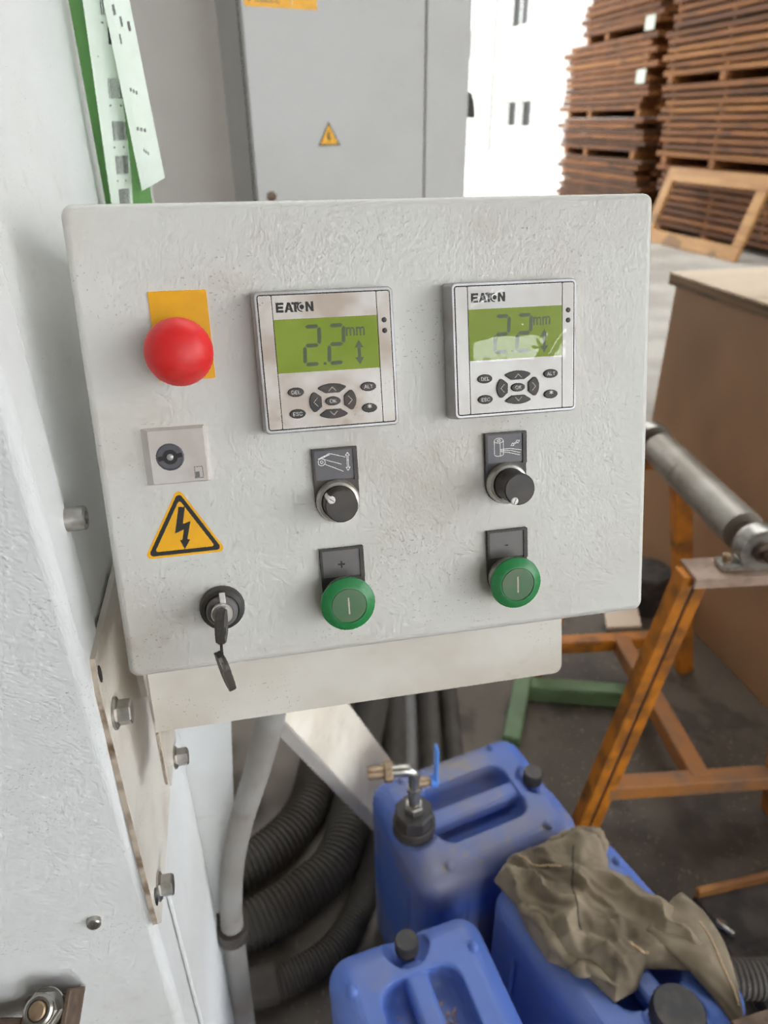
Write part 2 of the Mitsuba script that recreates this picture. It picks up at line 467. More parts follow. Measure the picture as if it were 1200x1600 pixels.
def crate():
    c = thing('plywood_crate', 'large brown plywood crate with overhead light painted into its top, right of the control box', 'crate')
    X, Y0, Y1, Z = 1.335, 0.55, 2.01, 1.02
    part(c, 'side_panel', bx(0.02, Y1 - Y0 - .02, Z - 0.02, (X + .01, (Y0 + Y1) / 2, (Z - .02) / 2), .002), PLY)
    part(c, 'side_panel', bx(0.02, Y1 - Y0 - .02, Z - 0.02, (X + 1.19, (Y0 + Y1) / 2, (Z - .02) / 2), .002), PLY)
    part(c, 'end_panel', bx(1.16, 0.02, Z - 0.02, (X + .6, Y0 + .02, (Z - .02) / 2), .002), PLY)
    part(c, 'end_panel', bx(1.16, 0.02, Z - 0.02, (X + .6, Y1 - .02, (Z - .02) / 2), .002), PLY)
    t = part(c, 'lid', bx(1.23, Y1 - Y0 + .02, 0.006, (X + .6, (Y0 + Y1) / 2, Z + 0.012)), PLYTOP, label='top sheet with overhead light put into its pale colour')
    part(c, 'lid_edge', bx(1.228, Y1 - Y0 + .018, 0.03, (X + .6, (Y0 + Y1) / 2, Z - 0.006)), PLYEDGE, label='dark plywood edge')
crate()

# ---------------------------------------------------------------- roller stand
def roller_stand():
    s = thing('roller_stand', 'orange steel A-frame stand with a grey steel roller on top', 'roller stand')
    o = np.array([0.905, 0.952, 0.0]); l = np.array([0.9903, -0.1386, 0]); a = np.array([0.1386, 0.9903, 0])
    W = lambda x, y, z: o + l * x + a * y + np.array([0, 0, z])
    for y in (0.0, 0.5):
        for sgn in (-1, 1):
            p, q = W(sgn * 0.232, y, 0.0), W(sgn * (0.115 if y == 0 else 0.085), y, 0.70)
            d = unit(q - p); side = np.cross(d, a)
            # C-channel: two flanges; recessed web coloured dark for the shade in the slot
            if y == 0.0:
                m = [bar(p + side * 0.0145 * k, q + side * 0.0145 * k, 0.0235, 0.04, 0.002, up=a) for k in (-1, 1)]
                lg = part(s, 'leg', cat(m), ORANGE)
                part(lg, 'slot', bar(p - a * .006, q - a * .006, 0.012, 0.02, up=a), GASK, label='recessed bar coloured dark for the shade between the two leg profiles')
            else:
                part(s, 'leg', bar(p, q, 0.045, 0.04, 0.002, up=a), ORANGE)
        hw = 0.125 if y == 0 else 0.09
        part(s, 'cross_bar', bar(W(-0.2, y, 0.12), W(0.2, y, 0.12), 0.04, 0.04, 0.003), ORANGED if y == 0 else ORANGE)
        part(s, 'head_plate', cat([bar(W(-hw, y, 0.705), W(hw, y, 0.705), 0.07, 0.008, 0.001), bar(W(-hw, y - .03, 0.6945), W(hw, y - .03, 0.6945), 0.006, 0.018, 0.001)]), PLATEW if y == 0 else ORANGE)
        b = part(s, 'bearing_housing', cat([xf(lathe([(0.043, -.018), (0.045, -.012), (0.045, .012), (0.041, .018)], 32), along(W(0, y, 0.752), a)), bar(W(-0.07, y, 0.716), W(0.07, y, 0.716), 0.036, 0.016, 0.004)]), ZINC, smooth=35, label='scuffed metal pillow-block bearing')
        for k in (-1, 1):
            part(b, 'bolt', xf(lathe([(.009, 0), (.009, .012), (.007, .014)], 6), frame_mat(W(k * .055, y, .724), l, a, (0, 0, 1))), BRASS)
    part(s, 'long_bar', bar(W(0.02, 0.0, 0.12), W(0.02, 0.5, 0.12), 0.045, 0.045, 0.003), ORANGED)
    part(s, 'roller', xf(lathe([(0.030, .055), (0.040, .056), (0.040, .445), (0.03, .446)], 40), along(W(0, 0, 0.752), a)), ROLLER, smooth=40, label='worn grey steel roller')
    part(s, 'axle', xf(lathe([(0.008, -.055), (0.011, -.05), (0.011, -.03), (0.02, -.028), (0.02, .06), (.02, .44), (.02, .53)], 24), along(W(0, 0, 0.752), a)), RUSTM, smooth=40)
roller_stand()

# ---------------------------------------------------------------- machine cabinet on the left
def hexbolt(parent_label, pos, axis, r=0.0095, h=0.009, flange=True, socket=False, group=None, rough=None):
    k = thing('bolt', parent_label, 'bolt', group)
    M = along(pos, axis)
    if flange:
        part(k, 'flange', lathe([(r * 1.25, 0), (r * 1.25, .0015), (r * 1.0, .003)], 28), ZINC, 40, M)
    if socket:
        part(k, 'head', lathe([(r, 0), (r, h - .001), (r - .001, h), (r * .56, h), (r * .54, h - .005), (1e-4, h - .005)], 28), ZINC, 35, M)
    else:
        part(k, 'head', lathe([(r, .001), (r, h - .001), (r - .0012, h), (1e-4, h)], 6), ZINC, False, M)
    return k


def machine():
    c = thing('machine_cabinet', 'tall pale grey painted machine housing along the left edge', 'machine')
    # front panel, rounded vertical corners; its right return stands proud of the rear panels
    p = rrect(0.878, 0.058, 0.009, 7, cx=-0.122 - 0.439, cy=0.396 + 0.029)
    part(c, 'front_panel', loft([z3(p, 0.02), z3(p, 2.1)]), MACH, 40)
    part(c, 'side_panel', bx(0.86, 1.112, 1.2, (-0.5555, 0.458 + 0.556, 1.5), 0.003), MACH)
    part(c, 'lower_side_panel', bx(0.86, 0.212, 0.88, (-0.5555, 0.458 + 0.106, 0.458), 0.003), MACH)
    # lower side skin and tapering gusset behind it
    part(c, 'lower_skin', bx(0.004, 0.212, 1.0, (-0.1225, 0.564, 0.52), 0.001), MACH)
    g = Polygon([(-.122, 1.1), (-.045, 1.1), (-.056, .81), (-.074, .61), (-.105, .45), (-.119, .02), (-.124, .02)])
    part(c, 'gusset', xf(prism(g, 0.012), frame_mat((0, .685, 0), (1, 0, 0), (0, 0, 1), (0, -1, 0))), MACH)
    pl = Polygon([(.56, 1.122), (.413, 1.128), (.405, 1.105), (.392, .856), (.402, .842), (.545, .838), (.56, .86)])
    Mx = frame_mat((-.1225, 0, 0), (0, 1, 0), (0, 0, 1), (1, 0, 0))
    mp = part(c, 'mounting_plate', prism(pl, 0.0042), SMOOTHP, M=Mx)
    part(mp, 'raw_edge', prism(pl.difference(pl.buffer(-.0012)), 0.0040, .0001), RAWEDGE, M=frame_mat((-.1228, -0.0006, 0), (0, 1, 0), (0, 0, 1), (1, 0, 0)), label='bare brown cut edge')
    Mh = frame_mat((-.1181, 0, 0), (0, 1, 0), (0, 0, 1), (1, 0, 0))
    for (y, z, a, b_) in ((.414, 1.113, .004, .007), (.405, .873, .006, .009)):
        q = np.linspace(0, 2 * math.pi, 20, endpoint=False)
        part(mp, 'hole', mv(prism(Polygon(np.c_[a * np.cos(q), b_ * np.sin(q)]), .0004), y, z, 0), BLK, M=Mh)
machine()
hexbolt('socket-head bolt on the machine side beside the control box', (-.122, .444, 1.221), (1, 0, 0), .0082, .0125, flange=False, socket=True)
hexbolt('upper hex flange bolt on the mounting plate below the control box', (-.118, .424, 1.066), (1, 0, 0), .0098, .0125)
hexbolt('lower hex flange bolt at the bottom of the mounting plate', (-.118, .419, .866), (1, 0, 0), .0098, .0125)
hexbolt('small socket screw in the machine front panel near the lower left', (-.1672, .396, .872), (0.1, -1, 0.1), .0055, .006, flange=False, socket=True)

def lower_left():
    n = thing('lock_nut', 'big zinc lock nut with washer on a rusty lug at the bottom left', 'nut')
    M = along((-.2165, .372, .8035), (-0.10, -0.50, 0.86))
    part(n, 'washer', lathe([(.0155, -.001), (.016, 0), (.0155, .0015)], 36), ZINC, 40, M)
    part(n, 'nut', cat([lathe([(.0135, .0016), (.0142, .003), (.0142, .010), (.0125, .0115)], 6), lathe([(.0122, .0114), (.0118, .014), (.010, .0155), (.0082, .0155), (.008, .012), (1e-4, .012)], 32)]), ZINC, 30, M)
    part(n, 'stud', lathe([(.0068, .01), (.0068, .0165), (.0058, .0175), (1e-4, .0175)], 24), BRASS, 40, M)
    l = thing('steel_lug', 'rusty steel lug carrying the lock nut at the bottom left', 'bracket')
    scene[l] = mikit.ply(cat([xf(bx(.036, .034, .03, (-.002, -.008, -.0175), .003), M), xf(bx(.0045, .040, .034, (.0185, -.006, -.012), .001), M), xf(bx(.06, .03, .02, (-.050, -.022, -.016), .003), M)]), RUSTM)
lower_left()

# papers hanging on the machine side
def sheet(x0, x1, z0, z1, fn, nx=14, nz=40, t=0.0004):
    """thin hanging sheet: fn(s,t)->(x,y,z) offsets; closed with real thickness"""
    s, q = np.meshgrid(np.linspace(0, 1, nx), np.linspace(0, 1, nz))
    P = np.stack(fn(s, q), -1).reshape(-1, 3)
    i = np.arange(nx * nz).reshape(nz, nx)
    f = np.vstack([np.stack([i[:-1, :-1], i[:-1, 1:], i[1:, 1:]], -1).reshape(-1, 3), np.stack([i[:-1, :-1], i[1:, 1:], i[1:, :-1]], -1).reshape(-1, 3)])
    m = trimesh.Trimesh(P, f, process=False)
    nrm = m.vertex_normals
    n = len(P)
    rim = np.r_[i[0, :], i[1:, -1], i[-1, -2::-1], i[-2:0:-1, 0]]
    j = np.roll(rim, -1)
    side = np.vstack([np.stack([rim, rim + n, j + n], 1), np.stack([rim, j + n, j], 1)])
    return trimesh.Trimesh(np.vstack([P + nrm * t / 2, P - nrm * t / 2]), np.vstack([f, f[:, ::-1] + n, side]), process=False)


def papers():
    PX = (-.099, -.047, -.1125, -.0955, -.094, -.073, -.0775, -.0535)
    single('green_plastic_sheet', sheet(0, 1, 0, 1, lambda s, q: (-.1205 + .003 * q * 0 + s * .050, .875 - .012 * s + .004 * np.sin(4 * s + 3 * q), 1.72 - q * .43)), GRNS,
           'green plastic sheet hanging on the machine side behind the label strips', 'plastic sheet', 30)
    def strip(label, x0, x1, xb0, xb1, y, zt, zb, curl, zb1=None):
        k = thing('label_strip', label, 'paper strip')
        zb1 = zb if zb1 is None else zb1
        fn = lambda s, q: (x0 + (x1 - x0) * s + ((xb0 - x0) + ((xb1 - x1) - (xb0 - x0)) * s) * q, y + curl * np.sin(math.pi * s) + .012 * s + .004 * np.sin(5 * q), zt + ((zb + (zb1 - zb) * s) - zt) * q)
        part(k, 'paper', sheet(0, 1, 0, 1, fn), PAPER, 30)
        return k, fn
    def blot(k, fn, name, s0, s1, q0, q1, m, bars=0):
        ms = []
        cuts = [(s0, s1)] if not bars else [(s0 + (s1 - s0) * i / bars, s0 + (s1 - s0) * (i + random.uniform(.35, .85)) / bars) for i in range(bars)]
        for a, b in cuts:
            s, q = np.meshgrid(np.linspace(a, b, 2), np.linspace(q0, q1, 4))
            P = np.stack(fn(s, q), -1); P[..., 1] -= .0006
            P = P.reshape(-1, 3); i = np.arange(8).reshape(4, 2)
            f = np.vstack([np.stack([i[:-1, 0], i[:-1, 1], i[1:, 1]], 1), np.stack([i[:-1, 0], i[1:, 1], i[1:, 0]], 1)])
            P2 = P.copy(); P2[:, 1] += .0002
            ms.append(trimesh.Trimesh(np.vstack([P, P2]), np.vstack([f, f[:, ::-1] + 8]), process=False))
        part(k, name, cat(ms), m)
    k, fn = strip('narrow white label strip printed with a column of barcodes', PX[0], PX[1], PX[2], PX[3], .855, 1.72, 1.34, -.004)
    Q = lambda z: (1.72 - z) / .38
    for z0 in (1.549, 1.480, 1.443, 1.412, 1.381, 1.61, 1.66):
        blot(k, fn, 'barcode', .42, .92, Q(z0 + .0085), Q(z0 - .0085), GREYP, 9)
        blot(k, fn, 'text_line', .4, .8, Q(z0 - .014), Q(z0 - .0155), GREYP)
    blot(k, fn, 'round_mark', .55, .75, Q(1.531), Q(1.517), BLK)
    blot(k, fn, 'rule_line', .2, .95, Q(1.507), Q(1.5062), GREYP)
    k, fn = strip('wide white label sheet with faint print, right of the barcode strip', PX[4], PX[5], PX[6], PX[7], .846, 1.72, 1.388, -.004, 1.399)
    Q = lambda z: (1.72 - z) / .325
    for (s0, z0, w) in ((.1, 1.563, .1), (.4, 1.56, .12), (.62, 1.558, .1), (.3, 1.545, .1), (.5, 1.535, .08), (.75, 1.53, .1), (.35, 1.522, .06)):
        blot(k, fn, 'print_spot', s0, s0 + w, Q(z0 + .004), Q(z0 - .004), GREYP)
    for (s0, z0, w) in ((.35, 1.478, .3), (.3, 1.445, .4), (.4, 1.425, .2)):
        for j in range(3):
            blot(k, fn, 'faint_print', s0 + j * w / 3, s0 + j * w / 3 + w * .22, Q(z0 + .004 - .002 * j), Q(z0 + .001 - .002 * j), GREYP)
papers()

# ---------------------------------------------------------------- cabinets behind
def cabinets():
    k = thing('grey_cabinet', 'plain grey metal cabinet behind the label strips', 'cabinet')
    part(k, 'body', bx(0.78, 0.5, 2.15, (-.20, 2.66, 1.095), .004), CABD)
    part(k, 'plinth', bx(0.74, 0.46, 0.02, (-.20, 2.66, 0.01)), GASK)
    e = thing('electrical_cabinet', 'light grey electrical cabinet with yellow warning stickers behind the control box', 'electrical cabinet')
    ang = math.radians(18); u = np.array([math.cos(ang), math.sin(ang), 0]); n = np.array([math.sin(ang), -math.cos(ang), 0])
    M = frame_mat((.088, 1.95, 0), u, (0, 0, 1), n)     # x along front, y up, z out
    W = .645
    part(e, 'body', bx(W - .012, 1.98, .15, (W / 2, 1.09, -.097), .004), CABG, M=M)
    part(e, 'plinth', bx(W - .03, .1, .14, (W / 2, .05, -.097)), GASK, M=M)
    part(e, 'gasket', bx(W - .010, 1.96, .014, (W / 2, 1.09, -.016)), GASK, M=M)
    d = part(e, 'door', mv(rplate(.488, 1.96, .006, .02, .004), .248, 1.09, -.012), CABG, 35, M=M)
    part(e, 'side_door', mv(rplate(.138, 1.96, .006, .02, .004), .5655, 1.09, -.012), CABG, 35, M=M)
    part(d, 'lock', mv(lathe([(.012, 0), (.012, .004), (.008, .006), (1e-4, .006)], 20), .04, 1.285, .008), RUSTM, 40, M=M, label='small dark door lock')
    h = part(e, 'handle', cat([mv(xf(prism([(0, 0), (.032, -.008), (.026, .03), (.016, .052), (0, .056)], .03), np.eye(4)), W - .004, 1.460, -.04)]), GASK, M=M, label='dark door handle')
    Mf = lambda x, z: M @ frame_mat((x, z, .0082), (1, 0, 0), (0, 1, 0), (0, 0, 1))
    s = thing('warning_sticker', 'small yellow triangle warning sticker on the electrical cabinet door', 'sticker')
    tri = lambda r, h=0: Polygon([(r * math.sin(a), r * math.cos(a)) for a in (0, 2 * math.pi / 3, 4 * math.pi / 3)])
    B = np.array([(-.3, .45), (.1, .43), (-.18, -.22), (.3, -.05), (.05, -.5), (-.3, .12)])
    part(s, 'border', prism(tri(.036), .0006), BLK, M=Mf(.207, 1.412))
    part(s, 'field', prism(tri(.029), .0003, .0006), YEL, M=Mf(.207, 1.412))
    part(s, 'bolt_mark', prism(Polygon([(-.003, .014), (.004, .0135), (-.001, .001), (.006, .003), (-.002, -.014), (.0, -.003), (-.006, -.004)]), .0003, .0009), BLK, M=Mf(.207, 1.412))
    s = thing('warning_label', 'large yellow warning label at the top of the electrical cabinet door', 'sticker')
    part(s, 'field', mv(rplate(.178, .11, .002, .0006), .0, .0, 0), YEL, M=Mf(.101, 1.730))
    part(s, 'divider', bx(.0012, .1, .0002, (.026, 0, .0007)), WHT, M=Mf(.101, 1.730))
    part(s, 'bolt_mark', prism([(-.078, .0), (-.070, .0), (-.075, -.03), (-.069, -.03), (-.079, -.05), (-.078, -.036), (-.083, -.036)], .0003, .0006), BLK, M=Mf(.101, 1.730))
    for j in range(9):
        part(s, 'text_line', bx(.085 - .012 * (j % 3), .0022, .0002, (-.022 - .006 * (j % 3), .045 - j * .0112, .0007)), GREYP, M=Mf(.101, 1.730))
        if j < 8:
            part(s, 'text_line', bx(.05 - .008 * (j % 2), .0022, .0002, (.056 - .004 * (j % 2), .045 - j * .0112, .0007)), GREYP, M=Mf(.101, 1.730))
cabinets()

# ---------------------------------------------------------------- control box (local frame: x right, y up the tilted face, z out; mm in PM)
BO = np.array([0.0965, 0.4335, 1.2636]); BXv = np.array([0.9999, -0.0032, -0.0111]); BYv = np.array([0.0115, 0.2737, 0.9618])
BYv = unit(BYv - BXv * (BYv @ BXv)); BN = np.cross(BXv, BYv)
BM = frame_mat(BO, BXv, BYv, BN)


def PM(u, v, d=0.0, rot=0.0):
    c, s = math.cos(rot), math.sin(rot)
    return BM @ frame_mat((u / 1000, v / 1000, d / 1000), (c, s, 0), (-s, c, 0), (0, 0, 1))


def control_box():
    b = thing('control_box', 'light grey textured control box with buttons and two displays in front', 'control box')
    lid = rplate(.380, .300, .007, .018, .0055, -.018)
    part(b, 'lid', lid, PAINT, 40, M=PM(0, 0))
    part(b, 'body', mv(rplate(.3775, .2975, .006, .19, 0, -.210), 0, .0012, 0), PAINT, 40, M=PM(0, 0))
    part(b, 'seal', rplate(.372, .292, .005, .003, 0, -.0205), GASK, 40, M=PM(0, 0))
control_box()


def box_bracket():
    b = thing('mounting_bracket', 'pale steel bracket bar carrying the control box from below', 'bracket')
    # face bar below the lid, rounded lower right corner, bent flange under the box
    pts = [(-.1885, -.152), (-.1875, -.2235)] + [(.143 + .0075 * math.sin(a), -.2165 - .0075 * math.cos(a)) for a in np.linspace(0, math.pi / 2, 6)] + [(.1505, -.152)]
    part(b, 'face_bar', prism(pts, .004, -.064), SMOOTHP, M=PM(0, 0))
    part(b, 'top_flange', bx(.339, .0035, .09, (-.019, -.1528, -.109)), SMOOTHP, M=PM(0, 0))
    fl = Polygon([(.448, 1.09), (.443, 1.022), (.436, .972), (.441, .962), (.50, .957), (.52, .98), (.52, 1.09)])
    part(b, 'rear_web', bx(.026, .004, .10, (-.1072, .5195, 1.045)), SMOOTHP)
    k = part(b, 'side_flange', xf(prism(fl, .004), frame_mat((-.0975, 0, 0), (0, 1, 0), (0, 0, 1), (1, 0, 0))), SMOOTHP)
    part(k, 'raw_edge', bar((-.0955, .4426, 1.022), (-.0955, .4358, .972), .0045, .0012, up=(1, 0, 0)), RAWEDGE, label='bare brown cut edge')
box_bracket()
hexbolt('small hex bolt on the bracket flange behind the bracket bar', (-.0935, .476, .957), (1, 0, 0), .008, .012)


def emergency_stop():
    k = thing('emergency_stop', 'big red mushroom emergency stop button on a yellow plate', 'emergency stop button')
    part(k, 'backing_plate', mv(rplate(.0345, .0535, .0012, .001), .0012, .0098, 0), YELP, M=PM(-130.2, 62.4, 0.05))
    part(k, 'stem', lathe([(.0145, .001), (.0145, .008), (.012, .009), (.012, .026)], 40), DARKP, 40, M=PM(-130.2, 62.4))
    a = np.linspace(0, math.pi / 2, 14)
    prof = [(.010, .0205), (.0175, .0205), (.0192, .0225)] + [(.0198 * math.cos(t) ** 0.8 if t < 1.57 else 1e-4, .026 + .015 * math.sin(t)) for t in a]
    part(k, 'cap', lathe(prof, 56), RED, True, M=PM(-130.2, 62.4), label='red mushroom cap')
emergency_stop()


def lock_plate():
    k = thing('lock_plate', 'square light grey plate with a round black lock socket', 'lock')
    rings = [z3(rrect(.0395, .0365, .001, 4, -.0017, 0), 0), z3(rrect(.0345, .0342, .001, 4), .0056), z3(rrect(.0335, .0332, .0008, 4), .0062)]
    part(k, 'plate', loft(rings), LOCKW, 30, M=PM(-139.8, -1.2))
    r = lathe([(.0086, .0055), (.0086, .0066), (.0078, .0069), (.0076, .0064), (1e-4, .0064)], 36)
    s = part(k, 'socket', r, LEGEND, 35, M=PM(-144.6, -1.3), label='dark grey lock socket')
    part(s, 'key_slot', prism(unary_union([Point(0, 0).buffer(.0046), sbox(-.0074, -.0014, .0074, .0014)]), .0004, .0063), BLK, M=PM(-144.6, -1.3, 0, .12))
    part(s, 'pin', lathe([(.0021, .0066), (.0021, .0074), (.0014, .0078), (1e-4, .0078)], 20), SIL, 40, M=PM(-144.6, -1.3))
    l = sbox(-.0027, -.0038, .0027, .0038)
    part(k, 'printed_mark', prism(l.difference(l.buffer(-.0004)).union(sbox(-.0022, -.0032, .0003, .0004)), .0002, .0062), GREYP, M=PM(-128.2, -12.4))
lock_plate()


def warning_triangle():
    k = thing('warning_triangle', 'yellow high-voltage triangle sticker with a black lightning bolt below the lock plate', 'sticker')
    R = .0255
    def tri(r, c):
        p = Polygon([(r * math.sin(a), r * math.cos(a)) for a in (0, -2 * math.pi / 3, 2 * math.pi / 3)])
        return p.buffer(-c).buffer(c, quad_segs=6)
    M = PM(-143.0, -52.4, .05)
    outer = tri(.0305, .0028)
    part(k, 'margin', prism(outer, .00025), YEL, M=M)
    part(k, 'border', prism(tri(.0275, .0022).difference(tri(.0222, .0012)), .0001, .00025), BLK, M=M)
    B = np.array([(-144.0, -34.9), (-140.0, -35.3), (-142.6, -46.4), (-137.6, -45.0), (-140.9, -56.7), (-139.3, -57.4), (-143.3, -63.4), (-145.6, -57.1), (-144.0, -56.9), (-142.4, -50.1), (-148.2, -52.2)]) + (143.0, 52.4)
    part(k, 'lightning_bolt', prism(B / 1000, .0001, .00025), BLK, M=M)
warning_triangle()


def seg_digit(w, h, t, segs):
    g = .0004; hs = []
    def H(y):
        return Polygon([(g, y), (g + t / 2, y + t / 2), (w - g - t / 2, y + t / 2), (w - g, y), (w - g - t / 2, y - t / 2), (g + t / 2, y - t / 2)])
    def V(x, a, b):
        return Polygon([(x, a + g), (x + t / 2, a + g + t / 2), (x + t / 2, b - g - t / 2), (x, b - g), (x - t / 2, b - g - t / 2), (x - t / 2, a + g + t / 2)])
    D = {'a': H(h), 'g': H(h / 2), 'd': H(0), 'f': V(0, h / 2, h), 'b': V(w, h / 2, h), 'e': V(0, 0, h / 2), 'c': V(w, 0, h / 2)}
    sh = lambda p: Polygon([(x + y * .06, y) for x, y in p.exterior.coords])
    return [sh(D[s]) for s in segs]


def display(u, v, label, face, film):
    k = thing('display_module', label, 'display')
    M = PM(u, v)
    D = .016
    part(k, 'housing', loft([z3(rrect(.0885, .0885, .0035), 0), z3(rrect(.0875, .0875, .0035), .010), z3(rrect(.0862, .0862, .0032), D - .0015), z3(rrect(.0848, .0848, .0028), D), z3(rrect(.0822, .0822, .002), D), z3(rrect(.0822, .0822, .002), D - .0008)]), SIL, 35, M, label='silver-grey plastic housing')
    part(k, 'groove', rplate(.0822, .0822, .002, .0003, 0, D - .0009), BLK, False, M)
    W = .0808
    # faceplate: middle field and two side strips, separated by fine grooves
    f = part(k, 'faceplate', rplate(.0642, W, .0004, .0012, .0002, D - .0009), face, False, M, label='pale grey front plate')
    for sx in (-1, 1):
        part(k, 'side_strip', rplate(.0080, W, .001, .0012, .0002, D - .0009, cx=sx * .0365), face, False, M)
    z = D + .0003
    # y runs from +.0404 (top) down
    Y = lambda fr: .0404 - fr * .0808
    Xf = lambda fr: -.0404 + fr * .0808
    # maker lettering
    E_ = [sbox(0, 0, .0046, .0014), sbox(0, .0022, .0044, .0036), sbox(0, .0044, .0048, .0058), sbox(0, 0, .0014, .0058)]
    A_ = Polygon([(.0050, 0), (.0071, .0058), (.0087, .0058), (.0106, 0), (.0089, 0), (.0085, .0013), (.0071, .0013), (.0066, 0)]).difference(Polygon([(.0075, .0022), (.0082, .0022), (.0079, .0042)]))
    T_ = unary_union([sbox(.0096, .0044, .0140, .0058), sbox(.0110, 0, .0126, .0058)])
    ring = Point(.0156, .0028).buffer(.0029).difference(Point(.0160, .0028).buffer(.0023)).difference(sbox(.0160, 0, .02, .006))
    O_ = unary_union([Point(.0158, .0028).buffer(.0014), ring])
    N_ = Polygon([(.0180, 0), (.0180, .0058), (.0196, .0058), (.0214, .0026), (.0214, .0058), (.0229, .0058), (.0229, 0), (.0214, 0), (.0195, .0034), (.0195, 0)])
    part(k, 'logo', mv(prism(unary_union([unary_union(E_), A_, T_, O_, N_]), .00015, z), Xf(.128), Y(.125), 0), BLK, False, M, label='black maker lettering')
    # screen
    sw, sh_, sc = .0640, .0322, Y(.375)
    part(k, 'screen', rplate(sw, sh_, .0004, .0003, 0, z, cy=sc), LCD, False, M, label='yellow-green LCD screen')
    zs = z + .0003
    x0, y0 = -.0150, sc - .0115
    ps = [p for ox in (x0, x0 + .0152) for p in (Polygon(np.array(q.exterior.coords) + (ox, y0)) for q in seg_digit(.0090, .0226, .0023, 'abged'))]
    ps.append(sbox(x0 + .0116, y0 - .0008, x0 + .0132, y0 + .0008))
    part(k, 'digits', prism(unary_union(ps), .0001, zs), SEG, False, M, label='LCD reading 2.2')
    part(k, 'unit_text', mv(text('mm', .0066, .0001, True, .80), .0178, sc + .0078, zs), SEG, False, M, label='LCD unit mm')
    ax, ay = .0195, sc - .0060
    part(k, 'arrow', prism(unary_union([sbox(ax - .001, ay - .0035, ax + .001, ay + .0035), Polygon([(ax - .0028, ay + .003), (ax + .0028, ay + .003), (ax, ay + .0075)]), Polygon([(ax - .0028, ay - .003), (ax + .0028, ay - .003), (ax, ay - .0075)])]), .0001, zs), SEG, False, M, label='LCD double arrow')
    # status lamps
    for fr in (.215, .295):
        part(k, 'status_lamp', mv(lathe([(.0016, 0), (.0016, .0003), (.001, .0006), (1e-4, .0006)], 16), .0365, Y(fr), z), DARKP, 40, M)
    # oval keys
    def oval(name, fx, fy, a, b, txt, th):
        q = np.linspace(0, 2 * math.pi, 28, endpoint=False); e = np.c_[np.cos(q), np.sin(q)]
        m = loft([z3(e * (a, b), z - .001), z3(e * (a, b), z + .0008), z3(e * (a * .9, b * .86), z + .0015)])
        p = part(k, name, mv(m, Xf(fx), Y(fy), 0), KEYP, 30, M)
        part(p, 'legend', mv(text(txt, th, .0001), Xf(fx), Y(fy), z + .0015), WHT, False, M)
    oval('key', .225, .722, .0051, .0029, 'DEL', .0023)
    oval('key', .225, .888, .0051, .0029, 'ESC', .0023)
    oval('key', .795, .715, .0051, .0029, 'ALT', .0023)
    oval('key', .795, .882, .0049, .0029, '*', .0052)
    oval('ok_key', .508, .808, .0049, .0028, 'OK', .0023)
    # four arrow keys: sectors of an elliptical ring
    cx, cy = Xf(.508), Y(.808)
    def ell(a, b):
        q = np.linspace(0, 2 * math.pi, 64, endpoint=False); return Polygon(np.c_[a * np.cos(q), b * np.sin(q)])
    def arrow_key(ang, k_):
        up = Polygon([(-8.8, 7.9), (-4.4, 5.1), (4.4, 5.1), (8.8, 7.9), (8.8, 13), (-8.8, 13)])
        lf = Polygon([(-10.9, 6.1), (-7.1, 3.0), (-7.1, -3.0), (-10.9, -6.1), (-17, -6.1), (-17, 6.1)])
        g = {90: up, 180: lf, 270: Polygon([(x, -y) for x, y in up.exterior.coords]), 0: Polygon([(-x, y) for x, y in lf.exterior.coords])}[ang]
        g = Polygon(np.array(g.exterior.coords) / 1000).intersection(ell(.0150, .0110))
        return g.buffer(-.0006 - k_).buffer(.0006)
    for ang, ch in ((90, ((-.0022, .0064), (0, .0088), (.0022, .0064))), (270, ((-.0022, -.0064), (0, -.0088), (.0022, -.0064))), (180, ((-.0098, .0026), (-.0122, 0), (-.0098, -.0026))), (0, ((.0098, .0026), (.0122, 0), (.0098, -.0026)))):
        p = part(k, 'arrow_key', mv(cat([prism(arrow_key(ang, 0), .0018, z - .001), prism(arrow_key(ang, .0004), .0006, z + .0008)]), cx, cy, 0), KEYP, False, M)
        part(p, 'legend', mv(strips([ch], .0004), cx, cy, z + .0014), FADE, False, M)
    if film:
        # loose clear protective film over logo and screen, curled at the right
        nx, ny = 40, 44
        s, q = np.meshgrid(np.linspace(0, 1, nx), np.linspace(0, 1, ny))
        x = -.0318 + s * .0636; y = Y(.03) - q * (Y(.03) - Y(.585))
        P0 = np.stack([s * 5, q * 5, s * 0], -1)
        tri = lambda v, c, w_: np.clip(1 - np.abs(v - c) / w_, 0, 1)
        ramp = np.where(q < .66, q, .66 + .12 * np.clip(q - .66, 0, .20) - .5 * np.clip(q - .86, 0, 1))
        lift = .0008 + .0066 * ramp + .0009 * meshkit.fbm(P0 * 1.0, 2, 5) + .0034 * tri(s + .55 * q, 1.30, .09) * q + .0016 * tri(s * .9 - q * .35, .40, .07) * np.clip(q - .5, 0, 1) * 2 \
            + .0016 * tri(s + 1.6 * q, .25, .12) + .0004 * meshkit.noise(P0 * 3, 8)
        P = np.stack([x, y, z + .0006 + lift], -1).reshape(-1, 3)
        i = np.arange(nx * ny).reshape(ny, nx)
        f = np.vstack([np.stack([i[:-1, :-1], i[1:, 1:], i[:-1, 1:]], -1).reshape(-1, 3), np.stack([i[:-1, :-1], i[1:, :-1], i[1:, 1:]], -1).reshape(-1, 3)])
        part(k, 'protective_film', trimesh.Trimesh(P, f, process=False), 'mat_film', 60, M, label='loose clear protective film, creased and shiny')


scene['mat_film'] = {'type': 'thindielectric', 'int_ior': 1.42}
display(-41.2, 52.0, 'left grey display module with dirty keypad and a reading of 2.2 mm', FACE, False)
display(82.6, 52.3, 'right grey display module with clear creased film over its screen', FACE2, True)


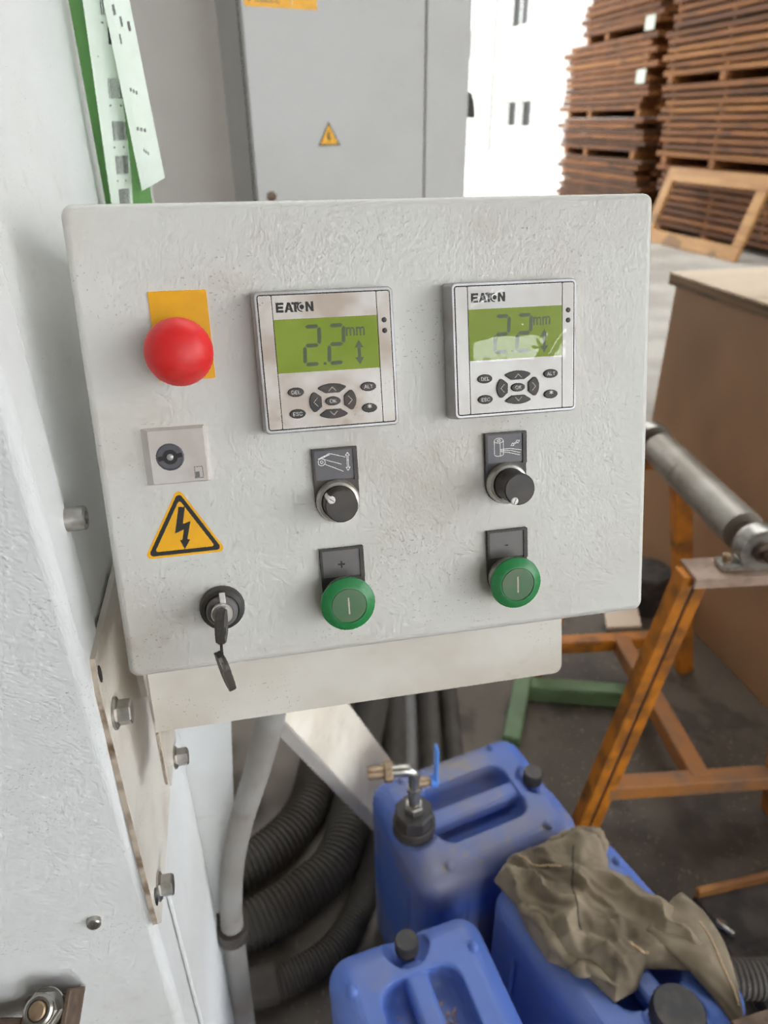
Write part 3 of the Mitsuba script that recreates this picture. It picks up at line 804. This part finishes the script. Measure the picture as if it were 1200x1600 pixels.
def legend_holder(k, u, v, top, legend):
    """legend plate holder: rectangle above, rounded around the device (local origin = device centre), units m"""
    M = PM(u, v)
    outline = unary_union([sbox(-.015, 0, .015, top), Point(0, 0).buffer(.015, quad_segs=10)])
    h = part(k, 'legend_holder', prism(outline, .0025), DARKP, False, M)
    rim = sbox(-.015, .0135, .015, top).difference(sbox(-.0135, .0135, .0135, top - .0012))
    rim = rim.union(sbox(.0122, .0135, .015, top))
    part(h, 'rim', prism(rim, .0016, .0025), DARKP, False, M)
    part(h, 'legend_plate', rplate(.0256, top - .0012 - .0148, .0003, .0006, 0, .0025, cx=-.0007, cy=(top - .0012 + .0148) / 2), legend, False, M)
    return h, M


def rotary(u, v, label, depth, lines, pang, prad):
    k = thing('rotary_knob', label, 'knob')
    h, M = legend_holder(k, u, v, .0357, LEGEND)
    pts = [[((x - u) / 1000, (y - v) / 1000) for x, y in l] for l in lines]
    part(h, 'pictogram', mv(strips(pts, .00045), 0, 0, .0031), WHT, False, M, label='white pictogram')
    part(k, 'bezel', lathe([(.0147, .0025), (.0147, .005), (.0135, .0085), (.0118, .0092), (.0108, .0080), (1e-4, .0080)], 48), SATIN, 35, M, label='satin metal bezel ring')
    kn = part(k, 'grip', lathe([(.0108, .008), (.0110, .010), (.0108, depth - .0008), (.0100, depth), (1e-4, depth)], 48), DARKP, 40, M, label='black grip')
    a = math.radians(pang)
    part(kn, 'pointer', mv(lathe([(.0026, .0082), (.0026, depth + .0002), (.0021, depth + .0007), (1e-4, depth + .0007)], 20), prad * math.cos(a), prad * math.sin(a), 0), WHT, 40, M, label='white pointer')
    part(kn, 'pointer_rib', xf(bx(.0112 - prad, .0034, depth - .0088, ((prad + .0112) / 2, 0, (depth + .0090) / 2), .0006), frame_mat((0, 0, 0), (math.cos(a), math.sin(a), 0), (-math.sin(a), math.cos(a), 0), (0, 0, 1))), WHT, False, M)
    c = np.array([math.cos(a), math.sin(a)])
    part(kn, 'pointer_slot', mv(strips([[c * (prad - .0018), c * (prad + .0018)]], .0005), 0, 0, depth + .0007), GREYP, False, M)


def dbl_arrow(p, q, w, hw, hl):
    p, q = np.array(p, float), np.array(q, float); d = (q - p) / np.linalg.norm(q - p); n = np.array([-d[1], d[0]])
    a, b = p + d * hl, q - d * hl
    ring = [p, a + n * hw, a + n * w, b + n * w, b + n * hw, q, b - n * hw, b - n * w, a - n * w, a - n * hw, p]
    return [tuple(x) for x in ring]


def circ(c, r, a0=0, a1=360, n=16, sq=1.0):
    return [(c[0] + r * math.cos(math.radians(t)), c[1] + r * sq * math.sin(math.radians(t))) for t in np.linspace(a0, a1, n)]


rotary(-40.4, -40.4, 'black rotary knob under the left display, pointer turned to the upper left', .0215,
       [circ((-49.3, -13.4), 2.4), circ((-49.3, -13.4), .9), [(-51.4, -11.2), (-43.8, -8.0), (-33.5, -11.2)], [(-50.6, -11.3), (-43.5, -8.7)], [(-48.7, -11.3), (-36.3, -15.8)], [(-47.3, -14.9), (-35.2, -20.7)],
        dbl_arrow((-31.8, -8.2), (-32.0, -20.3), .45, 1.4, 2.0)], 143, .0080)
rotary(79.3, -39.4, 'black rotary knob under the right display, pointer turned to the bottom', .028,
       [circ((74.2, -9.1), 3.3, sq=.5), circ((74.2, -9.1), 1.1, sq=.6), [(70.9, -9.1), (70.9, -18.6)], [(77.5, -9.1), (77.5, -18.8)], circ((74.2, -18.7), 3.3, 180, 360, 10, .4), [(75.1, -10.4), (75.2, -20)],
        [(75.6, -15.4), (82.0, -15.1), (90.4, -16.8)], [(75.6, -16.2), (82.7, -16.6), (89.8, -18.7)], [(75.6, -17.0), (81.6, -18.0), (89.5, -20.3)], dbl_arrow((83.0, -13.3), (89.4, -10.0), .4, 1.2, 1.9)], 243, .0085)


def green_button(u, v, label, sign):
    k = thing('push_button', label, 'push button')
    h, M = legend_holder(k, u, v, .0350, LEGG)
    s = [sbox(-.0024, -.0006, .0024, .0006)] + ([sbox(-.0006, -.0024, .0006, .0024)] if sign == '+' else [])
    if sign == '-': s = [sbox(-.0013, -.0005, .0013, .0005)]
    part(h, 'symbol', mv(prism(unary_union(s), .0001, .0031), -.0007, .0236, 0), BLK, False, M, label='black ' + ('plus' if sign == '+' else 'minus') + ' sign')
    part(k, 'bezel', lathe([(.0147, .0025), (.0147, .006), (.0138, .0095), (.0125, .010), (1e-4, .010)], 48), SATIN, 35, M)
    part(k, 'cap', lathe([(.011, .009), (.0125, .0125), (.0180, .0155), (.0187, .0172), (.0183, .0190), (.0150, .0212), (.0127, .0222), (.0122, .0222), (.0121, .0214), (1e-4, .0214)], 56), GREEN, 40, M, label='green mushroom cap')
    c = part(k, 'centre_disc', lathe([(.0117, .0212), (.0117, .0220), (.0112, .0223), (1e-4, .0223)], 48), GREEND, 40, M, label='dusty green centre disc')
    part(c, 'mark', bx(.0011, .0118, .0002, (0, 0, .0224)), FADE, False, M, label='pale vertical line')


green_button(-40.4, -108.6, 'green push button marked I under the plus sign, lower left', '+')
green_button(79.2, -108.4, 'green push button marked I under the minus sign, lower right', '-')


def key_switch():
    k = thing('key_switch', 'round black key switch at the lower left of the control box', 'key switch')
    M = PM(-123.6, -106.2)
    part(k, 'collar', lathe([(.0149, 0), (.0149, .003), (.0138, .0068), (.0112, .0078), (.0108, .0066), (1e-4, .0066)], 48), DARKP, 35, M, label='dusty black collar ring')
    b = part(k, 'barrel', lathe([(.0104, .0066), (.0104, .0105), (.0096, .0115), (.0074, .0118), (.0072, .0108), (1e-4, .0108)], 44), LEGG, 35, M)
    part(b, 'core', lathe([(.0070, .0105), (.0070, .0150), (.0064, .0158), (1e-4, .0158)], 36), SATIN, 35, M)
    part(b, 'pointer', bx(.0040, .0085, .0015, (.0012, .0095, .0118), .0005), LOCKW, False, M, label='worn pale pointer')
    part(b, 'slot', bx(.0018, .0100, .0003, (0, 0, .0159)), BLK, False, M)


def key_mesh(blade=True):
    """key in its own frame: bow in the xy plane, centred on the origin, blade along -x, thickness along z"""
    q = np.linspace(0, 2 * math.pi, 40, endpoint=False)
    bow = Polygon(np.c_[.0115 * np.sign(np.cos(q)) * np.abs(np.cos(q)) ** .8, .0105 * np.sign(np.sin(q)) * np.abs(np.sin(q)) ** .8]).difference(Point(.0068, 0).buffer(.0022))
    head = cat([prism(bow, .0036, -.0018), prism(bow.buffer(-.0008), .0058, -.0029)])
    bl = Polygon([(-.010, -.0035), (-.030, -.0035), (-.032, -.001), (-.030, .001), (-.027, .0026), (-.024, .001), (-.021, .0028), (-.018, .0012), (-.015, .0032), (-.010, .0036)])
    return head, prism(bl, .0018, -.0009)


def keys():
    key_switch()
    head, blade = key_mesh()
    K = thing('key', 'black-headed key inserted in the key switch', 'key')
    # bow stands upright, pushed straight into the core: local -x points into the panel
    c = PM(-123.6, -106.2) @ frame_mat((0, -.0006, .0345), unit((-.10, -.12, 1)), unit((-.05, -1, -.12)), np.cross(unit((-.10, -.12, 1)), unit((-.05, -1, -.12))))
    R = c.copy(); x = unit(R[:3, 0]); y = unit(R[:3, 1] - x * (R[:3, 1] @ x)); R[:3, 0], R[:3, 1], R[:3, 2] = x, y, np.cross(x, y)
    part(K, 'bow', head, DARKP, 30, R, label='black plastic key head')
    part(K, 'blade', blade, ZINC, False, R)
    hole = (R @ np.array([.0068, 0, 0, 1]))[:3]
    # second key hangs from a wire loop
    p2 = hole + np.array([-.0005, -.001, -.031])
    zdir = unit((.93, .30, .12)); ydown = np.array([-.12, .06, 1.0])
    xx = unit(ydown - zdir * (ydown @ zdir))       # local +x (hole end) up
    M2 = frame_mat(p2, xx, np.cross(zdir, xx), zdir)
    K2 = thing('key', 'spare black-headed key hanging on a wire loop below the key switch', 'key')
    part(K2, 'bow', xf(cat([rplate(.026, .019, .007, .0046, .001, -.0023)]), np.eye(4)), DARKP, 30, M2, label='black plastic key head')
    part(K2, 'blade', xf(blade, frame_mat((.003, .006, -.001), unit((-.92, -.35, .05)), unit((.35, -.92, .0)), (0, 0, 1)) @ np.diag([.55, .8, 1, 1])), ZINC, False, M2)
    h2 = (M2 @ np.array([.0068, 0, 0, 1]))[:3]
    a = np.linspace(0, 2 * math.pi, 40)
    mid, d = (hole + h2) / 2, hole - h2
    L = np.linalg.norm(d) / 2 + .0012
    loop = mid + np.cos(a)[:, None] * unit(d) * L + np.sin(a)[:, None] * unit(np.cross(d, (1, .2, 0))) * .0022
    single('wire_loop', tube(loop, .0006, 8), DARKP, 'thin dark wire loop joining the two keys', 'wire loop', 40)
keys()

# ---------------------------------------------------------------- hoses, conduit, strut
def hoses():
    c = thing('grey_conduit', 'grey corrugated conduit running from under the control box to the floor', 'conduit')
    path = [(.012, .487, 1.085), (.004, .54, .98), (-.010, .60, .857), (-.034, .632, .745), (-.062, .648, .645), (-.084, .652, .55), (-.0965, .650, .455), (-.101, .645, .35), (-.106, .638, .18), (-.110, .635, .02)]
    part(c, 'pipe', corrugated(path, .0160, .0052, .0024, 26), HOSE, 30)
    k = thing('pipe_clamp', 'black clamp holding the grey conduit to the machine gusset', 'clamp')
    part(k, 'ring', xf(lathe([(.0172, -.010), (.0225, -.011), (.0225, .011), (.0172, .010)], 32), along((-.099, .648, .415), (.05, .03, 1))), DARKP, 35)
    part(k, 'foot', bx(.026, .034, .022, (-.117, .664, .413), .002), DARKP)
    G = 'dark ribbed suction hoses under the strut'
    a = thing('suction_hose', 'farthest thick dark ribbed hose curving out from under the pale strut', 'hose')
    part(a, 'pipe', corrugated([(.21, 1.62, .05), (.138, 1.42, .05), (.084, 1.24, .05), (.042, 1.13, .05), (-.025, 1.055, .05), (-.13, 1.0, .05), (-.28, .975, .05)], .048, .0115, .0045, 28), HOSED, 30)
    b = thing('suction_hose', 'middle thick dark ribbed hose passing behind the grey conduit', 'hose')
    part(b, 'pipe', corrugated([(.33, 1.62, .05), (.255, 1.42, .05), (.187, 1.24, .05), (.137, 1.085, .05), (.090, .985, .05), (.02, .93, .05), (-.11, .875, .05), (-.28, .845, .05)], .048, .0115, .0045, 28), HOSED, 30)
    d = thing('suction_hose', 'thinner dark ribbed hose bending round to a plain cuff by the blue cans', 'hose')
    part(d, 'pipe', corrugated([(.40, 1.78, .033), (.325, 1.45, .033), (.268, 1.22, .033), (.222, 1.09, .033), (.177, .985, .033), (.125, .885, .033), (.055, .808, .033), (-.035, .772, .033), (-.075, .766, .033)], .030, .0078, .0036, 26), HOSED, 30)
    part(d, 'cuff', xf(lathe([(.026, 0), (.035, .001), (.035, .062), (.031, .064), (.026, .0635)], 36), along((-.055, .770, .036), (-1, -.09, 0))), HOSED, 35, label='plain dark cuff')
    for i, (x, r, m, lab) in enumerate(((.318, .022, HOSE, 'pale grey ribbed conduit on the floor between darker hoses'), (.374, .028, HOSED, 'brownish dark ribbed hose on the floor behind the blue can'), (.434, .024, HOSED, 'rightmost thin dark hose on the floor behind the blue can'))):
        q = thing('floor_hose', lab, 'hose')
        part(q, 'pipe', corrugated([(x - .02, 1.17, r), (x, 1.24, r), (x + .05, 1.46, r), (x + .09, 1.68, r), (x + .13, 1.86, r)], r, .008, .0022, 20), m, 30)
    s = thing('support_strut', 'pale flat-topped steel strut slanting down to the floor under the control box', 'strut')
    dv = unit((.34413, .25809, -.90275)); L0 = np.array([.1629, .9319, .2430]); wv = np.array([.0674, .1199, 0.0])
    wv = wv - dv * (wv @ dv); n = unit(np.cross(wv, dv)); n = -n if n[2] < 0 else n
    Wd = np.linalg.norm(wv); Lg = .80
    c0 = L0 + wv / 2 + dv * .262
    Mx = frame_mat(c0, unit(wv), np.cross(n, unit(wv)), n)
    along_y = np.sign(Mx[:3, 1] @ dv)
    top = bx(Wd, Lg, .006, (0, -along_y * Lg / 2, -.003), .001)
    part(s, 'top_face', top, STRUTP, M=Mx)
    for sx in (-1, 1):
        part(s, 'side_flange', bx(.006, Lg, .035, (sx * (Wd / 2 - .003), -along_y * Lg / 2, -.0235), .001), CABD, M=Mx)
    part(s, 'foot_plate', bx(.16, .16, .012, (.290, 1.06, .006), .002), CABD)
hoses()

# ---------------------------------------------------------------- blue jerrycans
def can_mesh(big_cap_boss=True):
    L, W, H, r = .300, .232, .420, .034
    xs, ys = L / 2 - r, W / 2 - r
    body = hull_spheres([(sx * xs, sy * ys, z) for sx in (-1, 1) for sy in (-1, 1) for z in (.02 + .012, H - r)], [.032 if z < .1 else r for sx in (-1, 1) for sy in (-1, 1) for z in (.032, H - r)], 32)
    body = body.translate((0, 0, -0.0))
    rec = hull_spheres([(sx * .055, sy * .028, z) for sx in (-1, 1) for sy in (-1, 1) for z in (H - .012, H + .06)], [.030] * 8, 28)
    body = body - rec
    # vent scoop at +x end, big cap seat at -x end
    scoop = hull_spheres([(.128, 0, H + .008), (.19, 0, H + .004), (.128, 0, H + .06), (.19, 0, H + .06)], [.036] * 4, 28)
    body = body - scoop
    seat = m3.Manifold.cylinder(.03, .043, .043, 36).translate((-.112, 0, H - .012))
    body = body - seat.translate((0, 0, .006))
    handle = hull_spheres([(sx * .098, sy * .008, z) for sx in (-1, 1) for sy in (-1, 1) for z in (H - .024, H - .012)], [.0085] * 8, 20)
    neck = m3.Manifold.cylinder(.03, .014, .014, 24).translate((.122, 0, H - .032))
    neck2 = m3.Manifold.cylinder(.04, .030, .030, 32).translate((-.112, 0, H - .03))
    body = body + handle + neck + neck2
    for sx in (-1, 1):
        for sy in (-1, 1):
            body = body + m3.Manifold.sphere(.0085, 20).translate((sx * .092, sy * .09, H - .001))
    # vertical flutes near the corners of the long sides
    for sx in (-1, 1):
        for sy in (-1, 1):
            body = body - m3.Manifold.cylinder(.30, .007, .007, 12).translate((sx * .072, sy * (W / 2 + .003), .05))
            body = body - m3.Manifold.cylinder(.30, .007, .007, 12).translate((sx * (L / 2 + .003), sy * .062, .05))
    return smooth_solid(body, .006, 8)


CAN = can_mesh()


def jerrycan(label, cx, cy, ux, uy, m, big_cap=True):
    k = thing('jerrycan', label, 'jerrycan')
    u = unit((ux, uy, 0)); M = frame_mat((cx, cy, 0), u, np.cross((0, 0, 1), u), (0, 0, 1))
    part(k, 'body', CAN, m, 50, M)
    ribs = 30
    def cap(r, h, x, z):
        a = np.linspace(0, 2 * math.pi, ribs * 4, endpoint=False)
        w = 1 + .0006 / r * np.sign(np.sin(a * ribs))
        ring = lambda q, z_, ww: np.c_[q * ww * np.cos(a) + x, q * ww * np.sin(a), np.full(len(a), z_)]
        return loft([ring(r, z, w), ring(r, z + h * .8, w), ring(r * .93, z + h, 1), ring(r * .80, z + h - .0006, 1)])
    v = part(k, 'vent_cap', cap(.0165, .024, .122, .414), DARKP, 30, M, label='small black ribbed vent cap')
    if big_cap:
        part(k, 'screw_cap', cap(.034, .028, -.112, .412), DARKP, 30, M, label='large black screw cap')
    return k, M


jerrycan('blue jerrycan at the back with a brass tap, dusty on top', .312, .782, .98, .20, BLUED, False)
jerrycan('blue jerrycan in front with wood chips in its handle recess', .158, .447, -.12, .99, BLUE)
jerrycan('blue jerrycan on the right under the crumpled grey rag', .437, .513, -.26, .965, BLUE)


def tap():
    k = thing('drain_tap', 'brass-grey tap with a blue lever on the black cap of the back jerrycan', 'tap')
    u = unit((.98, .20, 0)); w = np.array([-u[1], u[0], 0])
    o = np.array([.312, .782, 0]) - u * .112
    M = frame_mat(o, u, w, (0, 0, 1))
    part(k, 'cap_base', lathe([(.0345, .411), (.0355, .413), (.0355, .432), (.034, .434)], 40), DARKP, 35, M, label='black screw cap')
    part(k, 'cap_top', lathe([(.0335, .434), (.0325, .456), (.030, .459), (1e-4, .459)], 8), DARKP, False, M)
    part(k, 'hex_nut', lathe([(.0165, .459), (.0165, .470), (.015, .473), (.0125, .474), (1e-4, .474)], 6), ZINC, False, M)
    top = .555
    ez = [(0, 0, .472), (0, 0, .505), (0, 0, .535)] + [(-.018 + .018 * math.cos(t), 0, .535 + .018 * math.sin(t)) for t in np.linspace(.2, math.pi / 2, 6)] + [(-.03, 0, .553), (-.040, 0, .553)]
    # elbow points towards the left of the photograph
    d = unit((-.98, .1, 0)); side = np.cross((0, 0, 1), d)
    P = np.array([o + d * (-x) + np.array([0, 0, z]) for x, _, z in ez])
    part(k, 'elbow_pipe', tube(catmull(P, 30)[0], .0098, 24), ZINC, 40)
    part(k, 'collar', lathe([(.0122, .503), (.0122, .512), (.0105, .513)], 28), ZINC, 35, M)
    e = P[-1]
    part(k, 'union_nut', xf(lathe([(.0165, -.004), (.017, -.002), (.017, .007), (.0155, .009)], 8), along(e, d)), BRASS)
    part(k, 'nozzle', xf(lathe([(.0105, .008), (.0105, .034), (.0082, .0345), (.0078, .030), (1e-4, .030)], 28), along(e, d)), BRASS, 35, label='brown brass nozzle')
    b = o + np.array([0, 0, .522])
    part(k, 'valve_stem', xf(lathe([(.0085, .006), (.0085, .020), (.0065, .0205), (.0065, .026)], 24), along(b, -d)), BRASS, 35)
    q = b - d * .026
    part(k, 'lever', cat([xf(lathe([(.0105, 0), (.0105, .011), (.009, .012)], 24), along(q, -d)), bar(q - d * .008 + np.array([0, 0, .0]), q - d * .008 + np.array([.004, .012, .062]),   .020, .005, .0015, up=d)]), BLUELV, 30, label='bright blue lever')
tap()

# wood chips lying in the front can's recess
def chips():
    u = unit((-.12, .99, 0)); w = np.cross((0, 0, 1), u); o = np.array([.158, .447, .379])
    ms = []
    for i in range(170):
        s = (rng.normal(-.005, .026), (1 if i % 4 == 0 else -1) * rng.uniform(.020, .046))
        p = o + u * s[0] + w * s[1] + np.array([0, 0, rng.uniform(.0005, .003)])
        a = rng.uniform(0, 6.28)
        ms.append(xf(bx(rng.uniform(.002, .007), rng.uniform(.001, .0025), .0006), T_rot(p, a)))
    single('wood_chips', cat(ms), SAWD, 'pale wood chips scattered in the front jerrycan recess', 'wood chips', kind='stuff')


def T_rot(p, a):
    return frame_mat(p, (math.cos(a), math.sin(a), 0), (-math.sin(a), math.cos(a), 0), (0, 0, 1))


chips()

# ---------------------------------------------------------------- crumpled rag on the third can
def rag():
    out = Polygon([(.300, .634), (.337, .665), (.396, .675), (.455, .676), (.484, .662), (.482, .628), (.474, .612), (.500, .592), (.520, .548), (.552, .503), (.566, .465), (.555, .440), (.520, .452), (.490, .462), (.455, .470),
                   (.43, .446), (.396, .439), (.376, .476), (.332, .506), (.320, .553), (.318, .593)]).buffer(.004).buffer(-.002)
    h = .0030
    xs = np.arange(.285, .585, h); ys = np.arange(.40, .70, h)
    X, Yy = np.meshgrid(xs, ys)
    from scipy.spatial import Delaunay
    import shapely
    P = np.c_[X.ravel(), Yy.ravel()] + rng.normal(0, h * .12, (X.size, 2))
    P = P[shapely.contains_xy(out.buffer(-h * .5), P[:, 0], P[:, 1])]
    B = np.array(out.segmentize(h).exterior.coords)[:-1]
    P = np.vstack([B, P]); tri = Delaunay(P).simplices
    c = P[tri].mean(1); tri = tri[shapely.contains_xy(out, c[:, 0], c[:, 1])]
    d = shapely.distance(shapely.points(P), out.exterior)
    # folds run from the far left towards the near right
    f = unit((.55, -.83)); g = np.array([-f[1], f[0]])
    s, t = P @ f, P @ g
    wob = meshkit.fbm(np.c_[s * 9, t * 9, s * 0], 3, 2)
    ridge = lambda a, b, sd: 1 - np.abs(2 * meshkit.noise(np.c_[s * a + wob * 1.2, t * b + wob * 2.2, s * 0 + sd], sd) - 1)
    z = .030 * ridge(7, 17, 3) ** 2.2 + .018 * ridge(15, 34, 8) ** 2 + .008 * ridge(32, 62, 5) ** 1.5 + .016 * meshkit.fbm(np.c_[P * 8, s * 0], 2, 4) - .004
    lf = np.clip((.44 - P[:, 0] + .25 * (.56 - P[:, 1])) / .08, 0, 1)
    z += lf * (.020 * ridge(22, 38, 13) ** 2.4 + .010 * ridge(48, 52, 17) ** 1.6 - .008)
    rim = 1 - np.exp(-d / .010)
    base = np.full(len(P), .4245)
    # sag beyond the can's right edge and into its far gap
    n3 = np.array([.965, .26]); off = (P - (.437, .513)) @ n3 - .100
    base -= np.clip(off, 0, 1) * .9
    zz = base + (z + .008) * rim + .002 * meshkit.noise(np.c_[P * 160, s * 0], 6)
    V = np.c_[P, zz]; n = len(V)
    Vb = V - [0, 0, .0035]
    edges = np.sort(np.vstack([tri[:, [0, 1]], tri[:, [1, 2]], tri[:, [2, 0]]]), 1)
    full = trimesh.Trimesh(V, tri, process=False)
    if full.face_normals[:, 2].mean() < 0:
        tri = tri[:, ::-1]
    und, cnt = np.unique(edges, axis=0, return_counts=True)
    bd = und[cnt == 1]
    side = np.vstack([np.c_[bd[:, 0], bd[:, 1], bd[:, 1] + n], np.c_[bd[:, 0], bd[:, 1] + n, bd[:, 0] + n]])
    k = thing('crumpled_rag', 'crumpled grey-brown work cloth lying over the right jerrycan', 'rag')
    part(k, 'cloth', trimesh.Trimesh(np.vstack([V, Vb]), np.vstack([tri, tri[:, ::-1] + n, side]), process=False), RAG, True)
    from scipy.spatial import cKDTree
    tree = cKDTree(P)
    def on(pts, lift=.0008):
        q = []
        for a, b in zip(pts[:-1], pts[1:]):
            for tt in np.linspace(0, 1, 12, endpoint=False):
                xy = np.array(a) * (1 - tt) + np.array(b) * tt
                q.append([*xy, V[tree.query(xy, k=6)[1], 2].mean() + lift])
        return np.array(q)
    part(k, 'seam', tube(on([(.43, .645), (.408, .60), (.385, .55), (.378, .51)]), .0011, 6), BLK, 40, label='dark seam line')
    part(k, 'seam', tube(on([(.34, .655), (.36, .635), (.40, .615)]), .0016, 6), SEAM, 40, label='pale edge seam')
    part(k, 'seam', tube(on([(.44, .49), (.452, .478), (.462, .474)]), .002, 6), SEAM, 40)
    # rolled, bunched hems along the near left and far edges
    for pts, r0, sd in (([(.320, .612), (.322, .580), (.327, .548), (.338, .512), (.362, .486), (.384, .470), (.402, .446)], .0088, 21), ([(.400, .672), (.430, .674), (.458, .670), (.478, .655), (.480, .630)], .0075, 22)):
        q = np.array([[x, y, max(.4285, V[tree.query((x, y), k=8)[1], 2].mean() - .004) + r0 * .35] for x, y in pts])
        pa, _ = catmull(q, 60); w = meshkit.noise(np.c_[np.arange(60) * .22, np.zeros(60), np.zeros(60)], sd) - .5
        pa[:, 2] += .010 * w; pa[:, 0] += .008 * (meshkit.noise(np.c_[np.arange(60) * .3, np.ones(60), np.zeros(60)], sd) - .5)
        rr = r0 * (.75 + .7 * meshkit.noise(np.c_[np.arange(60) * .2, np.zeros(60), np.ones(60)], sd)) * np.clip(np.minimum(np.arange(60), 59 - np.arange(60)) / 8, .25, 1)
        part(k, 'rolled_hem', tube(pa, rr, 16), RAG, True)
    # trailing sleeve past the black cap
    C = np.array([(.512, .520, .448), (.526, .490, .450), (.536, .462, .444), (.542, .432, .432), (.546, .405, .418), (.549, .382, .404)])
    wdt = np.array([.046, .045, .038, .028, .017, .007]); th = np.array([.016, .017, .014, .011, .008, .004])
    path, _ = catmull(C, 40); wi = np.interp(np.linspace(0, 5, 40), range(6), wdt); ti = np.interp(np.linspace(0, 5, 40), range(6), th)
    tdir = np.gradient(path, axis=0); rings = []
    a = np.linspace(0, 2 * math.pi, 36, endpoint=False)
    for i in range(40):
        tt = unit(tdir[i]); sd = unit(np.cross(tt, (0, 0, 1))); upv = np.cross(sd, tt)
        wr = 1 + .18 * np.sin(a * 3 + i * .25) + .1 * np.sin(a * 7 - i * .4)
        rings.append(path[i] + (np.cos(a) * wi[i])[:, None] * sd + (np.sin(a) * ti[i] * wr)[:, None] * upv)
    sl = part(k, 'sleeve', loft(rings), RAG, True)
    sp = np.array([r[11] for r in rings]) + [0, 0, .0004]
    part(sl, 'seam', tube(sp[10:34], .0018, 6), SEAM, 40, label='pale sleeve seam')
rag()

# ---------------------------------------------------------------- floor clutter
def clutter():
    # shallow dirty tray at the right edge, lying on a stand-off box
    t = thing('dirt_tray', 'dark dirty board with a pale raised edge at the lower right', 'tray')
    part(t, 'board', bx(.50, .30, .03, (1.045, .60, .035), .004), TRAYM)
    part(t, 'raised_edge', bx(.50, .012, .045, (1.046, .745, .05), .004), BOARDS[2], label='light brown raised edge')
    single('loose_bolt', cat([xf(lathe([(.011, 0), (.011, .009), (.008, .010)], 6), along((.808, .678, .051), (.3, .2, .9))), xf(lathe([(.006, 0), (.006, .03)], 16), along((.808, .678, .055), (.3, -.9, .25)))]), ZINC, 'shiny loose bolt lying on the dark dirty board', 'bolt')
    h = thing('black_hose', 'black ribbed hose lying beside the rag at the lower right', 'hose')
    part(h, 'pipe', corrugated([(.66, .60, .085), (.78, .565, .085), (.90, .548, .085), (1.05, .545, .085), (1.2, .56, .085)], .034, .0095, .003, 28), HOSED, 30)
    single('steel_plate', xf(bx(.16, .12, .008, (0, 0, 0), .001), frame_mat((.60, .318, .446), unit((.99, .03, .02)), unit((-.03, .99, 0)), (0, 0, 1))), RUSTM, 'dark rusty steel plate in the bottom right corner', 'plate')
    single('plate_stand', cat([bx(.05, .05, .44, (.62, .31, .22), .003), bx(.14, .14, .01, (.62, .31, .005))]), RUSTM, 'rusty post under the plate in the bottom right corner', 'post')
    # green machine frame far behind
    g = thing('green_steel_frame', 'green painted steel frame on the floor behind the blue cans', 'machine frame')
    part(g, 'leg', bar((.587, 1.235, .025), (.700, 1.435, .055), .045, .045, .003), GRNM)
    part(g, 'rail', bar((.69, 1.415, .030), (1.02, 1.300, .030), .045, .055, .004), GRNM)
    w = thing('wood_offcut', 'small pale board propped against a black drum behind the roller stand', 'board')
    scene[w] = mikit.ply(bar((1.07, 1.655, .03), (1.165, 1.615, .05), .10, .012, .001), PLYTOP)
    d = thing('black_drum', 'small black drum on the floor under the plywood crate side', 'drum')
    part(d, 'shell', mv(lathe([(.070, 0), (.075, .01), (.075, .13), (.077, .135), (.071, .145), (1e-4, .145)], 36), 1.250, 1.735, 0), DARKP, 35)
clutter()
